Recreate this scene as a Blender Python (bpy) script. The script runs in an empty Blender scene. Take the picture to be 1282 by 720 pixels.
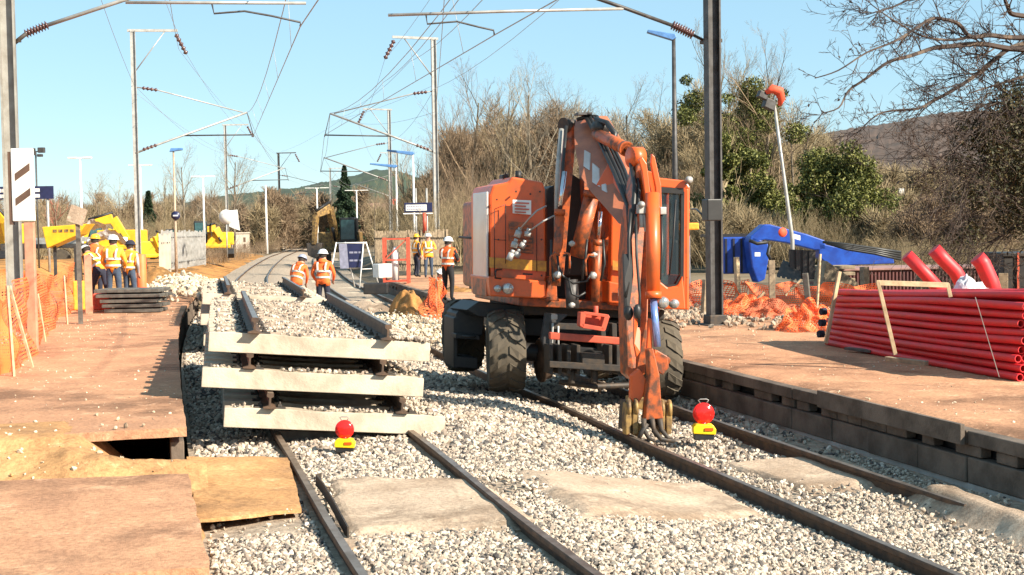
import bpy, math, random
import numpy as np
from mathutils import Vector, Matrix, Euler
random.seed(7); rng = np.random.default_rng(7)
PI = math.pi
sc = bpy.context.scene
COL = sc.collection

# ------------------------------------------------------------------ camera frame (lens, height, tilt measured from the photograph)
F = 1700.0; TH = math.atan(451/F); H = 2.2; ROLL = 0.0157
_p = math.atan(73/F)
FW = Vector((math.sin(TH)*math.cos(_p), math.cos(TH)*math.cos(_p), -math.sin(_p)))
_r0 = Vector((math.cos(TH), -math.sin(TH), 0)); _u0 = _r0.cross(FW)
_c, _s = math.cos(ROLL), math.sin(ROLL)
UP = _u0*_c + _r0*_s; RT = _r0*_c - _u0*_s
CAMP = Vector((0, 0, H))
def _ray(x, y): return FW + RT*((x-641)/F) + UP*((360-y)/F)
def G(x, y, z):
    r = _ray(x, y); t = (z-H)/r.z; return Vector((r.x*t, r.y*t, z))
def D(x, y, s): return CAMP + _ray(x, y)*(F/s)
def base(x, s, z):
    """ground point of height z whose column stands at picture x and scale s"""
    p = D(x, 300, s); return Vector((p.x, p.y, z))
FACE = -TH            # rotation that turns local x to the picture's right

# ------------------------------------------------------------------ materials
def nt(name):
    m = bpy.data.materials.new(name); m.use_nodes = True
    t = m.node_tree; b = t.nodes['Principled BSDF']; return m, t, b
def N(t, typ, **k):
    n = t.nodes.new(typ)
    for a, v in k.items(): setattr(n, a, v)
    return n
def ramp(t, src, stops):
    r = N(t, 'ShaderNodeValToRGB'); e = r.color_ramp.elements
    while len(e) < len(stops): e.new(0.5)
    for i, (p, c) in enumerate(stops):
        e[i].position = p; e[i].color = (c[0], c[1], c[2], 1)
    t.links.new(src, r.inputs[0]); return r
def noise(t, scale, detail=4, rough=.6, vec=None):
    n = N(t, 'ShaderNodeTexNoise'); n.inputs['Scale'].default_value = scale; n.inputs['Detail'].default_value = detail; n.inputs['Roughness'].default_value = rough
    if vec is None:
        tc = N(t, 'ShaderNodeTexCoord'); vec = tc.outputs['Object']
    t.links.new(vec, n.inputs['Vector']); return n
def mat(name, col, rough=.6, metal=0, col2=None, scale=6, lo=.38, hi=.62, bump=0, bscale=None, spec=None, coat=0):
    m, t, b = nt(name)
    b.inputs['Roughness'].default_value = rough; b.inputs['Metallic'].default_value = metal
    if spec is not None: b.inputs['Specular IOR Level'].default_value = spec
    if coat: b.inputs['Coat Weight'].default_value = coat; b.inputs['Coat Roughness'].default_value = .15
    if col2 is None: col2 = tuple(c*.72 for c in col)
    n = noise(t, scale, 6); r = ramp(t, n.outputs['Fac'], [(lo, col2), (hi, col)])
    t.links.new(r.outputs[0], b.inputs['Base Color'])
    if bump:
        n2 = noise(t, bscale or scale*6, 5); bp = N(t, 'ShaderNodeBump'); bp.inputs['Strength'].default_value = .8; bp.inputs['Distance'].default_value = bump
        t.links.new(n2.outputs['Fac'], bp.inputs['Height']); t.links.new(bp.outputs[0], b.inputs['Normal'])
    return m
def island_mat(name, stops, rough=.9, extra=None):
    m, t, b = nt(name); b.inputs['Roughness'].default_value = rough; b.inputs['Specular IOR Level'].default_value = .2
    g = N(t, 'ShaderNodeNewGeometry'); r = ramp(t, g.outputs['Random Per Island'], stops)
    t.links.new(r.outputs[0], b.inputs['Base Color'])
    return m
M = {}
M['stone'] = island_mat('crushed_stone', [(0, (.06,.055,.055)), (.14, (.16,.14,.125)), (.30, (.30,.235,.185)), (.5, (.40,.33,.26)), (.75, (.49,.41,.325)), (.94, (.56,.48,.39)), (1, (.66,.59,.51))])
M['stone_warm'] = island_mat('dusty_stone', [(0, (.3,.22,.15)), (.4, (.5,.4,.28)), (1, (.72,.62,.48))])
M['ballast'] = mat('ballast_bed', (.47,.375,.28), .95, col2=(.22,.165,.12), scale=9, lo=.35, hi=.7, bump=.03, bscale=22)
M['earth'] = mat('earth', (.20,.145,.09), .95, col2=(.12,.09,.05), scale=.35, bump=.05, bscale=3)
def platform_mat(name, a, b2, c):
    m, t, b = nt(name); b.inputs['Roughness'].default_value = .93; b.inputs['Specular IOR Level'].default_value = .15
    def mix(A, B, fac, mode='MIX'):
        x = N(t, 'ShaderNodeMix', data_type='RGBA', blend_type=mode)
        if isinstance(fac, float): x.inputs[0].default_value = fac
        else: t.links.new(fac, x.inputs[0])
        for k, v in ((6, A), (7, B)):
            if isinstance(v, tuple): x.inputs[k].default_value = (*v, 1)
            else: t.links.new(v, x.inputs[k])
        return x.outputs[2]
    n = noise(t, 1.1, 8, .62); base_ = ramp(t, n.outputs['Fac'], [(.3, c), (.48, b2), (.66, a)]).outputs[0]
    n4 = noise(t, .42, 9, .68); dk = ramp(t, n4.outputs['Fac'], [(.50, (0,0,0)), (.62, (1,1,1))]).outputs[0]
    base_ = mix(base_, tuple(q*.62 for q in c), dk)
    n5 = noise(t, 2.6, 9, .72); pl = ramp(t, n5.outputs['Fac'], [(.56, (0,0,0)), (.70, (.8,.8,.8))]).outputs[0]
    base_ = mix(base_, tuple(min(.8, q*1.28+.06) for q in a), pl)
    mp = N(t, 'ShaderNodeMapping'); tc = N(t, 'ShaderNodeTexCoord'); t.links.new(tc.outputs['Object'], mp.inputs[0]); mp.inputs['Scale'].default_value = (1.6, .5, 1); mp.inputs['Rotation'].default_value = (0, 0, .5)
    n6 = noise(t, 1.0, 7, .7, mp.outputs[0]); st = ramp(t, n6.outputs['Fac'], [(.42, (.80,.78,.76)), (.58, (1,1,1))]).outputs[0]
    base_ = mix(base_, st, .25, 'MULTIPLY')
    vo = N(t, 'ShaderNodeTexVoronoi', feature='DISTANCE_TO_EDGE'); t.links.new(tc.outputs['Object'], vo.inputs['Vector']); vo.inputs['Scale'].default_value = .55
    wv = noise(t, 3.0, 4); ad = N(t, 'ShaderNodeMix', data_type='VECTOR'); ad.inputs[0].default_value = .12; t.links.new(tc.outputs['Object'], ad.inputs[4]); t.links.new(wv.outputs['Color'], ad.inputs[5]); t.links.new(ad.outputs[1], vo.inputs['Vector'])
    cr = ramp(t, vo.outputs['Distance'], [(.0, (.55,.52,.5)), (.010, (1,1,1))]).outputs[0]; base_ = mix(base_, cr, .3, 'MULTIPLY')
    n2 = noise(t, 24, 6, .7); r2 = ramp(t, n2.outputs['Fac'], [(.35, (.70,.68,.66)), (.6, (1.08,1.06,1.02))]).outputs[0]
    base_ = mix(base_, r2, 1.0, 'MULTIPLY'); t.links.new(base_, b.inputs['Base Color'])
    n3 = noise(t, 45, 6, .7); bp = N(t, 'ShaderNodeBump'); bp.inputs['Strength'].default_value = .8; bp.inputs['Distance'].default_value = .014
    t.links.new(n3.outputs['Fac'], bp.inputs['Height']); t.links.new(bp.outputs[0], b.inputs['Normal'])
    return m
M['plat'] = platform_mat('dusty_platform', (.60,.335,.20), (.51,.275,.165), (.41,.225,.14))
M['dirt'] = platform_mat('orange_dirt', (.60,.345,.16), (.50,.275,.125), (.35,.20,.105))
M['bank'] = platform_mat('orange_bank', (.52,.27,.09), (.44,.21,.07), (.28,.16,.07))
M['slab'] = platform_mat('dusty_slab', (.60,.47,.36), (.49,.375,.285), (.35,.255,.185))
M['concrete'] = mat('sleeper_concrete', (.52,.44,.34), .9, col2=(.31,.255,.19), scale=2.6, lo=.34, hi=.60, bump=.006, bscale=40)
M['concrete_d'] = mat('old_shadowed_concrete', (.17,.13,.10), .9, col2=(.08,.06,.045), scale=2.2, bump=.01, bscale=30)  # platform wall concrete, darkened to put its deep shadow into the colour
M['concrete_g'] = mat('grey_concrete', (.42,.40,.37), .9, col2=(.3,.28,.25), scale=3)
M['rail'] = mat('rusty_rail', (.13,.075,.045), .7, .3, col2=(.06,.04,.03), scale=8, bump=.003)
M['railtop'] = mat('worn_rail_head', (.34,.27,.22), .38, .75, col2=(.20,.14,.10), scale=6)
M['iron'] = mat('dark_iron', (.035,.032,.03), .65, .2, col2=(.07,.05,.035), scale=12)
M['galv'] = mat('galvanised_steel', (.42,.41,.39), .5, .35, col2=(.30,.29,.27), scale=4)
M['galv_d'] = mat('weathered_steel', (.075,.072,.072), .55, .3, col2=(.04,.036,.034), scale=5)
M['mast_l'] = mat('mast_steel', (.34,.33,.30), .6, .25, col2=(.24,.22,.19), scale=3)
M['insul'] = mat('brown_insulator', (.10,.05,.045), .25, col2=(.07,.03,.03))
M['orange'] = mat('orange_paint', (.70,.10,.012), .46, col2=(.36,.08,.02), scale=3.2, lo=.30, hi=.50, coat=.25)
M['orange_worn_shade'] = mat('worn_shaded_orange_paint', (.46,.095,.022), .45, col2=(.12,.05,.028), scale=8, lo=.40, hi=.56, bump=.002)  # rusty worn paint, darkened to carry the shade of the boom and stick sides
M['orange_b'] = mat('pinkish_orange_boom', (.46,.15,.07), .4, col2=(.32,.10,.05), scale=3)  # muted pinkish orange with darker blotches for the upper boom
M['rust_y'] = mat('rusty_yellow', (.36,.22,.07), .6, .2, col2=(.10,.06,.035), scale=9)
M['rubber'] = mat('tyre_rubber', (.055,.047,.038), .9, col2=(.10,.08,.055), scale=5, lo=.4, hi=.75, bump=.004)
M['black'] = mat('black_paint', (.010,.010,.012), .55, col2=(.022,.019,.017), scale=7)
M['hose'] = mat('black_hose', (.02,.02,.02), .45)
M['chrome'] = mat('cylinder_rod', (.62,.62,.66), .14, 1.0, col2=(.55,.55,.6))
M['rodblue'] = mat('bluish_rod', (.30,.42,.85), .2, .6, col2=(.26,.36,.7))
M['redbar'] = mat('red_beam', (.62,.10,.05), .5, col2=(.42,.07,.04), scale=8)
M['yellow'] = mat('yellow_paint', (.80,.46,.02), .45, col2=(.68,.36,.02), scale=3)
M['ystripe'] = mat('yellow_stripe', (.66,.30,.03), .5, col2=(.40,.15,.03), scale=9)
M['white'] = mat('white_paint', (.80,.79,.76), .5, col2=(.68,.66,.62), scale=4)
M['sheen_decal_w'] = mat('pale_sheen_and_decals', (.62,.58,.56), .3, col2=(.52,.44,.40), scale=2, coat=.4)  # painted sky sheen on the cabinet side; plain pale decals on the boom
M['sign_b'] = mat('navy_sign', (.018,.022,.075), .4)
M['sign_g'] = mat('grey_lilac_panel', (.27,.27,.36), .5)
M['sign_t'] = mat('sign_lettering', (.62,.64,.72), .5)
M['brown_p'] = mat('brown_bar_paint', (.13,.075,.05), .6)
M['post_r'] = mat('pinkish_post', (.55,.27,.17), .7)
M['wood'] = mat('grey_wood', (.34,.26,.17), .85, col2=(.19,.14,.095), scale=7, bump=.004)
M['wood_l'] = mat('fresh_wood', (.55,.42,.26), .8, col2=(.38,.27,.16), scale=6, bump=.003)
M['wood_d'] = mat('dark_board', (.13,.12,.10), .8, col2=(.07,.062,.055), scale=6, bump=.004)
M['net'] = mat('orange_netting', (.95,.19,.05), .6, col2=(.80,.14,.04), scale=3)
M['net'].node_tree.nodes['Principled BSDF'].inputs['Subsurface Weight'].default_value = 0
M['hv'] = mat('hi_vis_orange', (.95,.17,.03), .75, col2=(.78,.12,.02), scale=9, bump=.01, bscale=14)
M['hvy'] = mat('hi_vis_amber', (.95,.42,.04), .75, col2=(.82,.30,.03), scale=9, bump=.01, bscale=14)
M['refl'] = mat('reflective_band', (.72,.72,.66), .4)
M['navy'] = mat('navy_cloth', (.022,.024,.045), .9, bump=.01, bscale=12)
M['denim'] = mat('blue_trousers', (.05,.075,.12), .9, bump=.01, bscale=12)
M['blackc'] = mat('black_cloth', (.015,.015,.018), .9)
M['skin'] = mat('skin', (.52,.30,.21), .6, col2=(.46,.25,.17))
M['hair'] = mat('dark_hair', (.03,.02,.014), .8)
M['helm_w'] = mat('white_helmet', (.78,.78,.78), .35)
M['helm_y'] = mat('yellow_helmet', (.85,.45,.03), .35)
M['helm_g'] = mat('grey_blue_helmet', (.35,.38,.50), .35)
M['blue'] = mat('blue_paint', (.012,.075,.42), .4, col2=(.01,.045,.28), scale=2.5, coat=.2)
M['lampblue'] = mat('blue_lamp_head', (.10,.24,.52), .4)
M['maroon'] = mat('maroon_steel', (.13,.045,.045), .6, col2=(.08,.03,.03), scale=3)
M['maroon_t'] = mat('dusty_maroon_top', (.33,.19,.17), .8)
M['ribbed'] = mat('black_ribbed_plastic', (.035,.033,.032), .6, col2=(.06,.05,.045))
M['pipe'] = mat('red_pipe', (.70,.022,.03), .5, col2=(.52,.035,.035), scale=5, lo=.3, hi=.6)
M['net_d'] = mat('dusty_netting', (.62,.14,.06), .8, col2=(.42,.12,.06), scale=4)
M['pipe_in'] = mat('pipe_inside', (.5,.03,.03), .6)
M['redlens'] = mat('red_lens', (.85,.02,.015), .15, col2=(.78,.015,.012)); 
M['lampyel'] = mat('yellow_lamp_base', (.90,.62,.01), .4, col2=(.85,.55,.01))
M['orangeref'] = mat('orange_reflector', (.75,.10,.01), .3)
M['plastic_w'] = mat('clear_sheet', (.62,.62,.64), .22, col2=(.45,.45,.47), scale=7, bump=.02, bscale=9)
M['cloth_o'] = mat('red_orange_cloth', (.85,.10,.04), .7)
M['house_w'] = mat('pale_wall', (.50,.44,.36), .9, col2=(.42,.36,.29), scale=1)
M['roof'] = mat('brown_roof', (.20,.12,.09), .9, col2=(.14,.085,.06), scale=2)
M['roof_s'] = mat('slate_roof', (.17,.16,.18), .8)
M['window'] = mat('window_glass', (.03,.035,.04), .1)
M['teal'] = mat('dark_teal_glass', (.04,.10,.11), .08)
def glass(name, col):
    m, t, b = nt(name); b.inputs['Base Color'].default_value = (*col, 1); b.inputs['Roughness'].default_value = .06
    b.inputs['Alpha'].default_value = .55; b.inputs['Specular IOR Level'].default_value = .8
    return m
M['cabglass'] = glass('tinted_cab_glass', (.03,.07,.075))
M['lens'] = mat('lamp_lens', (.55,.54,.52), .12, .6)
M['bark'] = mat('pale_bark', (.20,.16,.11), .9, col2=(.11,.085,.06), scale=4)
M['twig_tan'] = island_mat('tan_twigs', [(0,(.14,.105,.06)), (.5,(.25,.19,.11)), (1,(.36,.29,.18))])
M['twig_brown'] = island_mat('brown_twigs', [(0,(.13,.09,.06)), (.5,(.22,.155,.10)), (1,(.32,.235,.155))])
M['twig_grey'] = island_mat('grey_twigs', [(0,(.13,.11,.085)), (.5,(.23,.19,.14)), (1,(.34,.29,.22))])
M['twig_dark'] = island_mat('dark_twigs', [(0,(.035,.027,.025)), (.6,(.07,.052,.045)), (1,(.13,.098,.075))])
M['leaf_ivy'] = island_mat('ivy_leaves', [(0,(.03,.038,.010)), (.5,(.105,.115,.028)), (1,(.24,.235,.075))], .55)
M['leaf_dark'] = island_mat('dark_ivy_leaves', [(0,(.018,.02,.010)), (.5,(.045,.045,.02)), (1,(.11,.09,.045))], .6)
M['leaf_con'] = island_mat('conifer_needles', [(0,(.01,.02,.012)), (.6,(.022,.042,.022)), (1,(.045,.07,.03))], .7)
M['leaf_red'] = island_mat('reddish_leaves', [(0,(.18,.07,.05)), (1,(.34,.15,.10))], .8)
M['hill_d'] = mat('wooded_hill_green', (.050,.070,.035), .95, col2=(.03,.045,.03), scale=.03)
M['hill_b'] = mat('wooded_hill_brown', (.12,.075,.055), .95, col2=(.05,.036,.028), scale=.11, lo=.3, hi=.7)

# ------------------------------------------------------------------ mesh builder
class MB:
    def __init__(s): s.v = []; s.f = []; s.m = []; s.sm = []
    def add(s, vs, fs, mi=0, smooth=False):
        o = len(s.v); s.v += [tuple(v) for v in vs]
        for f in fs: s.f.append([i+o for i in f]); s.m.append(mi); s.sm.append(smooth)
        return s
    def box(s, c, d, rot=None, mi=0):
        c = Vector(c); R = rot if rot is not None else Matrix.Identity(3)
        vs = [c + R @ Vector((sx*d[0]/2, sy*d[1]/2, sz*d[2]/2)) for sz in (-1,1) for sy in (-1,1) for sx in (-1,1)]
        return s.add(vs, [(0,2,3,1),(4,5,7,6),(0,1,5,4),(2,6,7,3),(0,4,6,2),(1,3,7,5)], mi)
    def beam(s, p0, p1, w, h, up=(0,0,1), mi=0, w1=None, h1=None):
        p0 = Vector(p0); p1 = Vector(p1); d = (p1-p0).normalized(); up = Vector(up)
        x = d.cross(up)
        if x.length < 1e-4: x = d.cross(Vector((0,1,0)))
        x.normalize(); z = x.cross(d)
        w1 = w1 or w; h1 = h1 or h
        vs = [p0 + x*a*w/2 + z*b*h/2 for a, b in ((-1,-1),(1,-1),(1,1),(-1,1))] + [p1 + x*a*w1/2 + z*b*h1/2 for a, b in ((-1,-1),(1,-1),(1,1),(-1,1))]
        return s.add(vs, [(3,2,1,0),(4,5,6,7),(0,1,5,4),(1,2,6,5),(2,3,7,6),(3,0,4,7)], mi)
    def tube(s, pts, r, n=8, mi=0, caps=True, smooth=True):
        pts = [Vector(p) for p in pts]; k = len(pts)
        rs = r if isinstance(r, (list, tuple)) else [r]*k
        vs = []; prev = None
        for i, p in enumerate(pts):
            d = (pts[min(i+1, k-1)] - pts[max(i-1, 0)]).normalized()
            if prev is None:
                a = d.orthogonal().normalized()
            else:
                a = prev - d*prev.dot(d)
                a = a.normalized() if a.length > 1e-6 else d.orthogonal().normalized()
            prev = a; b = d.cross(a)
            for j in range(n):
                t = 2*PI*j/n; vs.append(p + (a*math.cos(t) + b*math.sin(t))*rs[i])
        fs = [(i*n+j, i*n+(j+1)%n, (i+1)*n+(j+1)%n, (i+1)*n+j) for i in range(k-1) for j in range(n)]
        s.add(vs, fs, mi, smooth)
        if caps:
            o = len(s.v) - k*n
            s.f.append([o+j for j in range(n)][::-1]); s.m.append(mi); s.sm.append(False)
            s.f.append([o+(k-1)*n+j for j in range(n)]); s.m.append(mi); s.sm.append(False)
        return s
    def cyl(s, p0, p1, r, r1=None, n=16, mi=0, caps=True):
        return s.tube([p0, p1], [r, r if r1 is None else r1], n, mi, caps)
    def lathe(s, prof, c, ax=(0,0,1), n=24, mi=0, smooth=True):
        c = Vector(c); ax = Vector(ax).normalized(); a = ax.orthogonal().normalized(); b = ax.cross(a)
        vs = [c + ax*z + (a*math.cos(2*PI*j/n) + b*math.sin(2*PI*j/n))*r for r, z in prof for j in range(n)]
        k = len(prof)
        fs = [(i*n+j, i*n+(j+1)%n, (i+1)*n+(j+1)%n, (i+1)*n+j) for i in range(k-1) for j in range(n)]
        return s.add(vs, fs, mi, smooth)
    def ball(s, c, r, n=14, m=9, mi=0):
        rr = r if isinstance(r, (list, tuple)) else (r, r, r)
        vs = []; 
        for i in range(m+1):
            a = -PI/2 + PI*i/m
            for j in range(n):
                b = 2*PI*j/n; vs.append((c[0]+rr[0]*math.cos(a)*math.cos(b), c[1]+rr[1]*math.cos(a)*math.sin(b), c[2]+rr[2]*math.sin(a)))
        fs = [(i*n+j, i*n+(j+1)%n, (i+1)*n+(j+1)%n, (i+1)*n+j) for i in range(m) for j in range(n)]
        return s.add(vs, fs, mi, True)
    def prism(s, pts, ext, mi=0):
        """solid: polygon of 3-D points pushed along the vector ext"""
        pts = [Vector(p) for p in pts]; e = Vector(ext); n = len(pts)
        vs = pts + [p+e for p in pts]
        fs = [tuple(range(n)), tuple(range(2*n-1, n-1, -1))] + [(i, i+n, (i+1) % n + n, (i+1) % n) for i in range(n)]
        return s.add(vs, fs, mi)
    def build(s, name, mats, parent=None, loc=None, bevel=0, seg=2, rot=None):
        me = bpy.data.meshes.new(name); me.from_pydata(s.v, [], s.f)
        if not isinstance(mats, (list, tuple)): mats = [mats]
        for m in mats: me.materials.append(M[m] if isinstance(m, str) else m)
        me.polygons.foreach_set('material_index', s.m); me.polygons.foreach_set('use_smooth', s.sm)
        me.update()
        o = bpy.data.objects.new(name, me); COL.objects.link(o)
        if parent: o.parent = parent
        if loc is not None: o.location = loc
        if rot is not None: o.rotation_euler = rot
        if bevel:
            b = o.modifiers.new('bevel', 'BEVEL'); b.width = bevel; b.segments = seg; b.limit_method = 'ANGLE'; b.angle_limit = math.radians(40)
        return o
def fix_normals(o):
    import bmesh
    bm = bmesh.new(); bm.from_mesh(o.data); bmesh.ops.recalc_face_normals(bm, faces=bm.faces); bm.to_mesh(o.data); bm.free()
def tag(o, label=None, cat=None, group=None, kind=None):
    if label: o['label'] = label
    if cat: o['category'] = cat
    if group: o['group'] = group
    if kind: o['kind'] = kind
    return o
def thing(name, label, cat, loc=(0,0,0), rz=0, group=None):
    o = bpy.data.objects.new(name, None); COL.objects.link(o); o.empty_display_size = .2
    o.location = loc; o.rotation_euler = (0, 0, rz)
    return tag(o, label, cat, group)
KIDS = {}
def copy_tree(o, label=None, loc=None, rz=None, scale=None, group=None):
    def rec(a, par):
        c = a.copy(); COL.objects.link(c)
        if par is not None: c.parent = par
        for ch in ALLKIDS(a): rec(ch, c)
        return c
    c = rec(o, None)
    if label: c['label'] = label
    if loc is not None: c.location = loc
    if rz is not None: c.rotation_euler.z = rz
    if scale is not None: c.scale = scale if isinstance(scale, (tuple, list)) else (scale,)*3
    if group: c['group'] = group
    return c
def ALLKIDS(a): return [x for x in COL.objects if x.parent == a]
def np_mesh(name, verts, faces, mats, parent=None, loc=None, smooth=False, midx=None):
    """verts (N,3), faces (M,k) as numpy arrays"""
    me = bpy.data.meshes.new(name); k = faces.shape[1]
    me.vertices.add(len(verts)); me.vertices.foreach_set('co', np.ascontiguousarray(verts, dtype=np.float32).ravel())
    me.loops.add(faces.size); me.loops.foreach_set('vertex_index', faces.ravel().astype(np.int32))
    me.polygons.add(len(faces)); me.polygons.foreach_set('loop_start', np.arange(0, faces.size, k, dtype=np.int32))
    me.polygons.foreach_set('use_smooth', np.full(len(faces), smooth))
    if midx is not None: me.polygons.foreach_set('material_index', midx.astype(np.int32))
    if not isinstance(mats, (list, tuple)): mats = [mats]
    for m in mats: me.materials.append(M[m])
    me.update(calc_edges=True)
    o = bpy.data.objects.new(name, me); COL.objects.link(o)
    if parent: o.parent = parent
    if loc is not None: o.location = loc
    return o
# curve of the line towards the right in the distance
_cy = [-60, 15, 30, 66, 91, 127, 184, 230, 300, 420]; _cx = [0, 0, .25, 2.6, 5.1, 9.2, 17, 25, 38, 66]
def crv(y): 
    y = np.asarray(y, dtype=float); ys = [y-6, y-3, y, y+3, y+6]
    r = sum(np.interp(a, _cy, _cx) for a in ys)/5
    return float(r) if r.ndim == 0 else r
def fbm(x, y, seed=0, octs=4, f=1.0):
    """cheap smooth value noise"""
    out = np.zeros(np.broadcast(x, y).shape); a = 1.0; tot = 0
    for o in range(octs):
        xi = np.floor(x*f).astype(np.int64); yi = np.floor(y*f).astype(np.int64); fx = x*f-xi; fy = y*f-yi
        fx = fx*fx*(3-2*fx); fy = fy*fy*(3-2*fy)
        def h(i, j):
            n = (i*374761393 + j*668265263 + (seed+o*17)*1442695041) & 0x7fffffff
            n = ((n ^ (n >> 13))*1274126177) & 0x7fffffff
            return ((n ^ (n >> 16)) & 0xffff)/65535.0
        v = (h(xi, yi)*(1-fx)+h(xi+1, yi)*fx)*(1-fy) + (h(xi, yi+1)*(1-fx)+h(xi+1, yi+1)*fx)*fy
        out += a*(v-.5); tot += a; a *= .5; f *= 2.1
    return out/tot*2
def sstep(a, b, x): 
    t = np.clip((x-a)/(b-a), 0, 1); return t*t*(3-2*t)
def grid_mesh(name, xs, ys, zf, mats, xoff=None, smooth=True):
    X, Y = np.meshgrid(np.array(xs), np.array(ys)); Xw = X + (xoff(Y) if xoff else 0)
    Z = zf(X, Y); V = np.stack([Xw.ravel(), Y.ravel(), Z.ravel()], 1)
    nx, ny = len(xs), len(ys); i = np.arange(nx-1)[None, :] + np.arange(ny-1)[:, None]*nx; i = i.ravel()
    return np_mesh(name, V, np.stack([i, i+1, i+1+nx, i+nx], 1), mats, smooth=smooth)
# ================================================================== SETTING: ground
def bed_z(x, y):
    """top of the ballast bed; x measured across the line (curve removed)"""
    z = -.10 - .27*sstep(3.0, 5.0, x) 
    z = z + .02*fbm(x, y, 3, 4, 1.3) + .035*fbm(x, y, 5, 3, .45)
    z = z + .20*np.exp(-(((x-4.45)/.8)**2 + ((y-17.3)/2.2)**2))          # heap beside the machine's wheel
    z = z + .10*np.exp(-(((x-3.6)/.6)**2 + ((y-14.3)/1.6)**2)) + .08*np.exp(-(((x-4.3)/.5)**2 + ((y-13.4)/1.2)**2))
    z = z - .05*np.exp(-(((x-6.1)/.9)**2))*(y < 40)
    z = z - .02*sstep(.9, .35, x)
    return z
def ground_z(x, y):
    xc = x - crv(y)
    z = -.62 + 0*x
    left = sstep(.2, -3.2, xc)
    z = z + left*(.72 + .12*fbm(x, y, 11, 3, .25))
    right = sstep(8.4, 10.5, xc)
    z = z + right*(.72 + .10*fbm(x, y, 12, 3, .4) + .9*sstep(25, 80, x))
    z = z + .25*sstep(60, 140, y)*(1-np.maximum(left, right))
    z = z + .08*fbm(x, y, 2, 3, .15)
    z = z + 1.2*sstep(300, 900, y)
    # orange bank behind the left netting
    z = z + .95*sstep(44, 56, y)*sstep(95, 70, y)*sstep(-3.5, -6.5, xc)*(1+.25*fbm(x, y, 8, 3, .3))
    return z
xs = np.concatenate([-np.geomspace(1500, 31, 24), np.linspace(-30, 45, 150), np.geomspace(46, 1800, 26)])
ys = np.concatenate([np.linspace(-30, 4, 8), np.linspace(5, 110, 210), np.geomspace(111, 3200, 44)])
g = grid_mesh('ground', xs, ys, ground_z, ['earth', 'bank', 'dirt'])
tag(g, kind='structure')
# dirt colour zones: left building site is orange, right verge brown
pc = np.zeros(len(g.data.polygons)*3); g.data.polygons.foreach_get('center', pc); pc = pc.reshape(-1, 3)
mi = np.zeros(len(pc), dtype=np.int32); xcv = pc[:, 0] - crv(pc[:, 1])
mi[(xcv < 0) & (pc[:, 1] < 150)] = 1
mi[(xcv > 8) & (pc[:, 1] < 34) & (pc[:, 0] < 40)] = 2
g.data.polygons.foreach_set('material_index', mi)

bx = np.linspace(.3, 7.65, 90)
by = np.concatenate([np.linspace(5, 26, 260), np.linspace(26.2, 60, 110), np.geomspace(61, 420, 70)])
b = grid_mesh('ballast_bed', bx, by, bed_z, 'ballast', xoff=lambda Y: crv(Y)); tag(b, kind='structure')

# right platform top and rough verge
def rp_z(x, y):
    return .2 + .012*fbm(x, y, 21, 4, .8) + .0*x
rp = grid_mesh('platform_right', np.concatenate([[7.70], np.linspace(7.9, 15.5, 60)]), np.linspace(4, 60, 220), lambda x, y: rp_z(x, y) - .05*(x < 7.71) + .10*sstep(12.2, 15.5, x)*0, 'plat', xoff=lambda Y: crv(Y)*.9)
tag(rp, kind='structure')

# left platform: top sheet with a broken near edge, and its slab thickness
def lp_z(x, y): return .42 + .012*fbm(x, y, 31, 4, .9)
lx = np.linspace(-4.6, .26, 60); ly = np.linspace(12.85, 47, 150)
X, Y = np.meshgrid(lx, ly)
near = 12.85 + .0*X; 
Yw = np.where(Y < 13.2, Y - .55*np.clip((.26-X-.45)/1.2, 0, 1)*0 + .04*fbm(X*3, Y*0, 5, 3, 1.0), Y)
V = np.stack([(X+crv(Yw)).ravel() + np.where(X.ravel() > .2, .015*fbm(Yw.ravel()*2, Yw.ravel()*0, 9, 3, 1.0), 0), Yw.ravel(), lp_z(X, Yw).ravel()], 1)
nx, ny = len(lx), len(ly); i = (np.arange(nx-1)[None, :] + np.arange(ny-1)[:, None]*nx).ravel()
lp = np_mesh('platform_left', V, np.stack([i, i+1, i+1+nx, i+nx], 1), 'plat', smooth=False); tag(lp, kind='structure')
so = lp.modifiers.new('t', 'SOLIDIFY'); so.thickness = .085; so.offset = -1

# orange dirt sloping from the broken edge down to the lower slab
def dz(x, y):
    t = sstep(12.95, 11.4, y + .25*fbm(x, y, 40, 3, .8))
    z = .415 - .40*t
    z = z + .05*fbm(x, y, 41, 5, 1.6)*sstep(13.0, 12.3, y) + .02*fbm(x, y, 43, 3, 6.0)*sstep(13.0, 12.3, y)
    hollow = sstep(-.75, -.15, x)*sstep(12.0, 12.75, y)
    z = z - .42*hollow
    z = z + .10*np.exp(-(((x+.5)/.5)**2 + ((y-12.1)/.35)**2))
    z = z - .07*sstep(10.6, 9.8, y)
    z = z - .30*sstep(.22, .42, x)*sstep(12.6, 10, y)
    z = z + .035*fbm(x, y, 47, 4, 4.0)*sstep(13.0, 12.3, y)
    z = np.where((x < -.8) & (y > 12.6), np.minimum(z + .05, .435), z)
    return z
ds = grid_mesh('dirt_slope', np.linspace(-5, .42, 130), np.linspace(5, 13.6, 200), dz, 'dirt'); tag(ds, kind='structure')

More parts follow.
